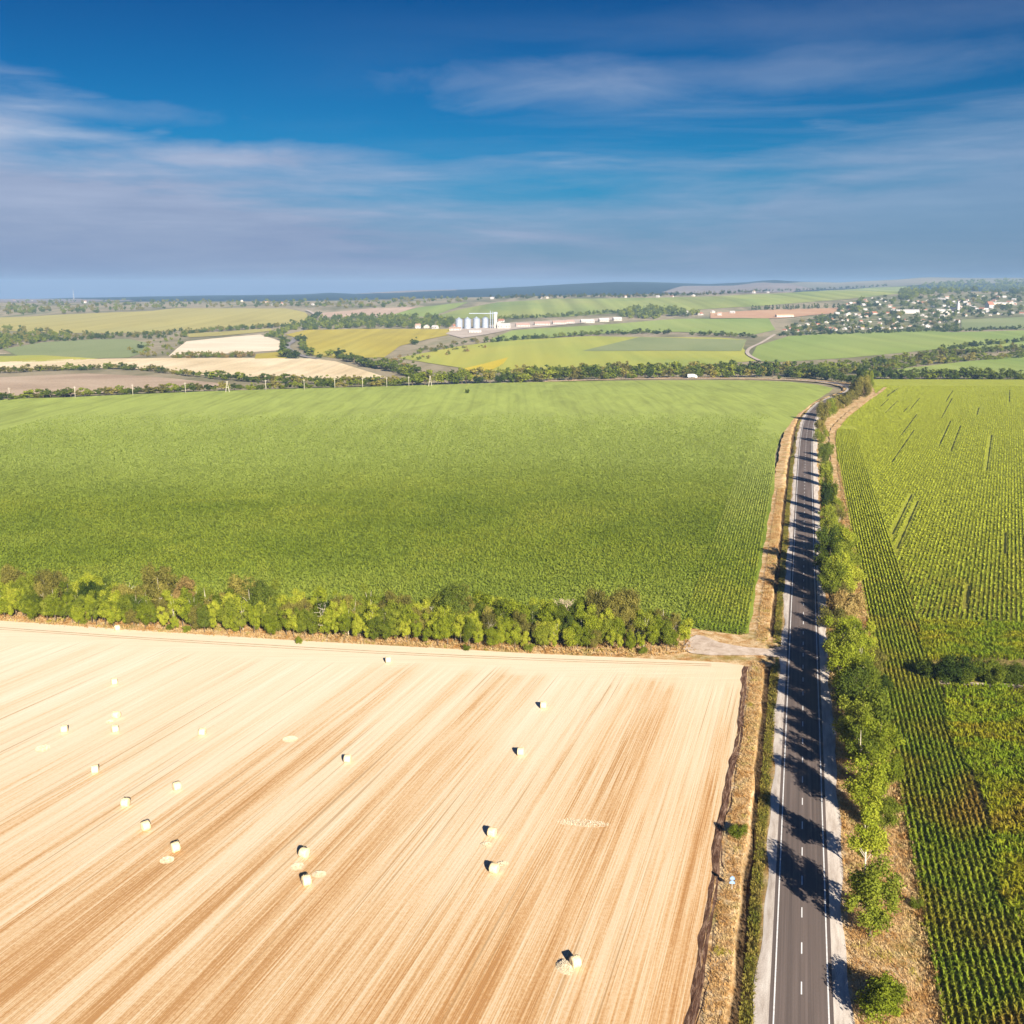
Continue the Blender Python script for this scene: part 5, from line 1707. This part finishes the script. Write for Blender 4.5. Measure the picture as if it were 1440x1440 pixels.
# deep polarised blue: the sky's colour filtered as the photograph's is
tint = W.ramp(W.lin(dz_, 0.0, 0.5), [(0.0, (0.075, 0.19, 0.36)), (0.2, (0.010, 0.175, 0.31)), (0.36, (0.001, 0.125, 0.255)), (0.5, (0.0005, 0.088, 0.205)), (1.0, (0.05, 0.11, 0.25))])
clear = W.mix(1.0, sky.outputs[0], tint, 'MULTIPLY')
n1 = W.noise(W.sc(dirv, (2.2, 2.2, 15)), 1.0, 7, 0.55, 0.5)
n2 = W.noise(W.sc(dirv, (6.5, 6.5, 60)), 1.0, 6, 0.6, 0.3)
nn = W.math('ADD', W.math('MULTIPLY', n1, 0.75), W.math('MULTIPLY', n2, 0.25))
top = W.math('ADD', W.math('MULTIPLY', W.math('MULTIPLY', dx_, dx_), 0.36), 0.088)
cov = W.math('ADD', W.math('MULTIPLY', W.math('SUBTRACT', top, dz_), 19.0), W.math('MULTIPLY', W.math('SUBTRACT', nn, 0.5), 5.0))
cov = W.lin(cov, -0.25, 1.0)
cov = W.math('MULTIPLY', cov, W.lin(dz_, 0.20, 0.155))
cov = W.math('MULTIPLY', cov, W.math('ADD', W.math('MULTIPLY', W.lin(dx_, 0.35, -0.1), 0.45), 0.55))
wob1 = W.math('MULTIPLY', W.math('SUBTRACT', W.noise(W.sc(dirv, (7, 7, 26)), 1.0, 7, 0.6, 0.4), 0.5), 2.4)


def cloud_bank(x, z, wx, wz, amt):
    """one bank of cloud standing in the sky around direction (x, z)"""
    a = W.math('POWER', W.math('ABSOLUTE', W.math('DIVIDE', W.math('SUBTRACT', dx_, x), wx)), 2.0)
    b = W.math('POWER', W.math('ABSOLUTE', W.math('DIVIDE', W.math('SUBTRACT', dz_, z), wz)), 2.0)
    d = W.math('ADD', W.math('SQRT', W.math('ADD', a, b)), wob1)
    return W.math('MULTIPLY', W.lin(d, 1.25, 0.1), amt)


for bank in ((-0.46, 0.126, 0.11, 0.026, 0.9), (-0.27, 0.112, 0.15, 0.013, 0.9), (-0.40, 0.148, 0.12, 0.012, 0.35), (0.05, 0.178, 0.16, 0.022, 0.34), (0.24, 0.184, 0.22, 0.018, 0.22), (0.36, 0.11, 0.20, 0.009, 0.5), (0.30, 0.222, 0.30, 0.020, 0.10)):
    cov = W.math('MAXIMUM', cov, cloud_bank(*bank))
# the higher thin veils
veil = W.math('MULTIPLY', W.lin(W.noise(W.sc(dirv, (1.7, 1.7, 13)), 1.0, 7, 0.6, 0.6), 0.47, 0.75), W.math('MULTIPLY', W.lin(dx_, -0.25, 0.15), W.lin(dz_, 0.24, 0.17)))
cov = W.math('MAXIMUM', cov, W.math('MULTIPLY', veil, 0.4))
cloudc = W.ramp(W.math('ADD', W.lin(dz_, 0.0, 0.17), W.math('MULTIPLY', W.math('SUBTRACT', n2, 0.5), 0.9)), [(0.0, (0.265, 0.325, 0.535)), (0.35, (0.36, 0.42, 0.61)), (0.65, (0.47, 0.525, 0.71)), (1.0, (0.64, 0.70, 0.85))])
skyc = W.mix(W.math('MULTIPLY', cov, 0.88), clear, W.mix(1.0, cloudc, (3.7, 3.7, 3.7), 'MULTIPLY'))
nt.links.new(skyc, bg.inputs[0])
bg.inputs[1].default_value = 0.093

sl = bpy.data.lights.new('sun', 'SUN')
sl.energy = 5.0
sl.angle = rad(0.5)
sl.color = (1.0, 0.93, 0.80)
so = bpy.data.objects.new('sun', sl)
COL.objects.link(so)
so.location = (300, -600, 400)
so.rotation_euler = (rad(90 - SUN_EL), 0, rad(SUN_AZ))

hz = Geo().box(-10600, -300, -14, 10600, 11400, 175).mesh('haze')
mh = bpy.data.materials.new('haze_air')
mh.use_nodes = True
nh = mh.node_tree
nh.nodes.remove(nh.nodes['Principled BSDF'])
pv = nh.nodes.new('ShaderNodeVolumePrincipled')
pv.inputs['Color'].default_value = (0.40, 0.63, 0.94, 1)
pv.inputs['Density'].default_value = 7.4e-5
pv.inputs['Anisotropy'].default_value = 0.0
nh.links.new(pv.outputs[0], nh.nodes['Material Output'].inputs['Volume'])
tag(link('haze', hz, mh), 'thin bluish haze in the air over the valley', 'haze', None, 'stuff')

cam = bpy.data.cameras.new('camera')
cam.sensor_width = 36
cam.lens = 36
cam.clip_start = 0.5
cam.clip_end = 40000
co = bpy.data.objects.new('camera', cam)
COL.objects.link(co)
co.location = (0, 0, EYE)
co.rotation_euler = (rad(90) - PITCH, 0, 0)
SC.camera = co

SC.view_settings.view_transform = 'Standard'
SC.view_settings.look = 'None'
SC.view_settings.exposure = 1.35
SC.view_settings.gamma = 1
SC.render.engine = 'CYCLES'
SC.cycles.max_bounces = 5
SC.cycles.diffuse_bounces = 2
SC.cycles.transmission_bounces = 3
SC.cycles.volume_bounces = 0
SC.cycles.use_denoising = True
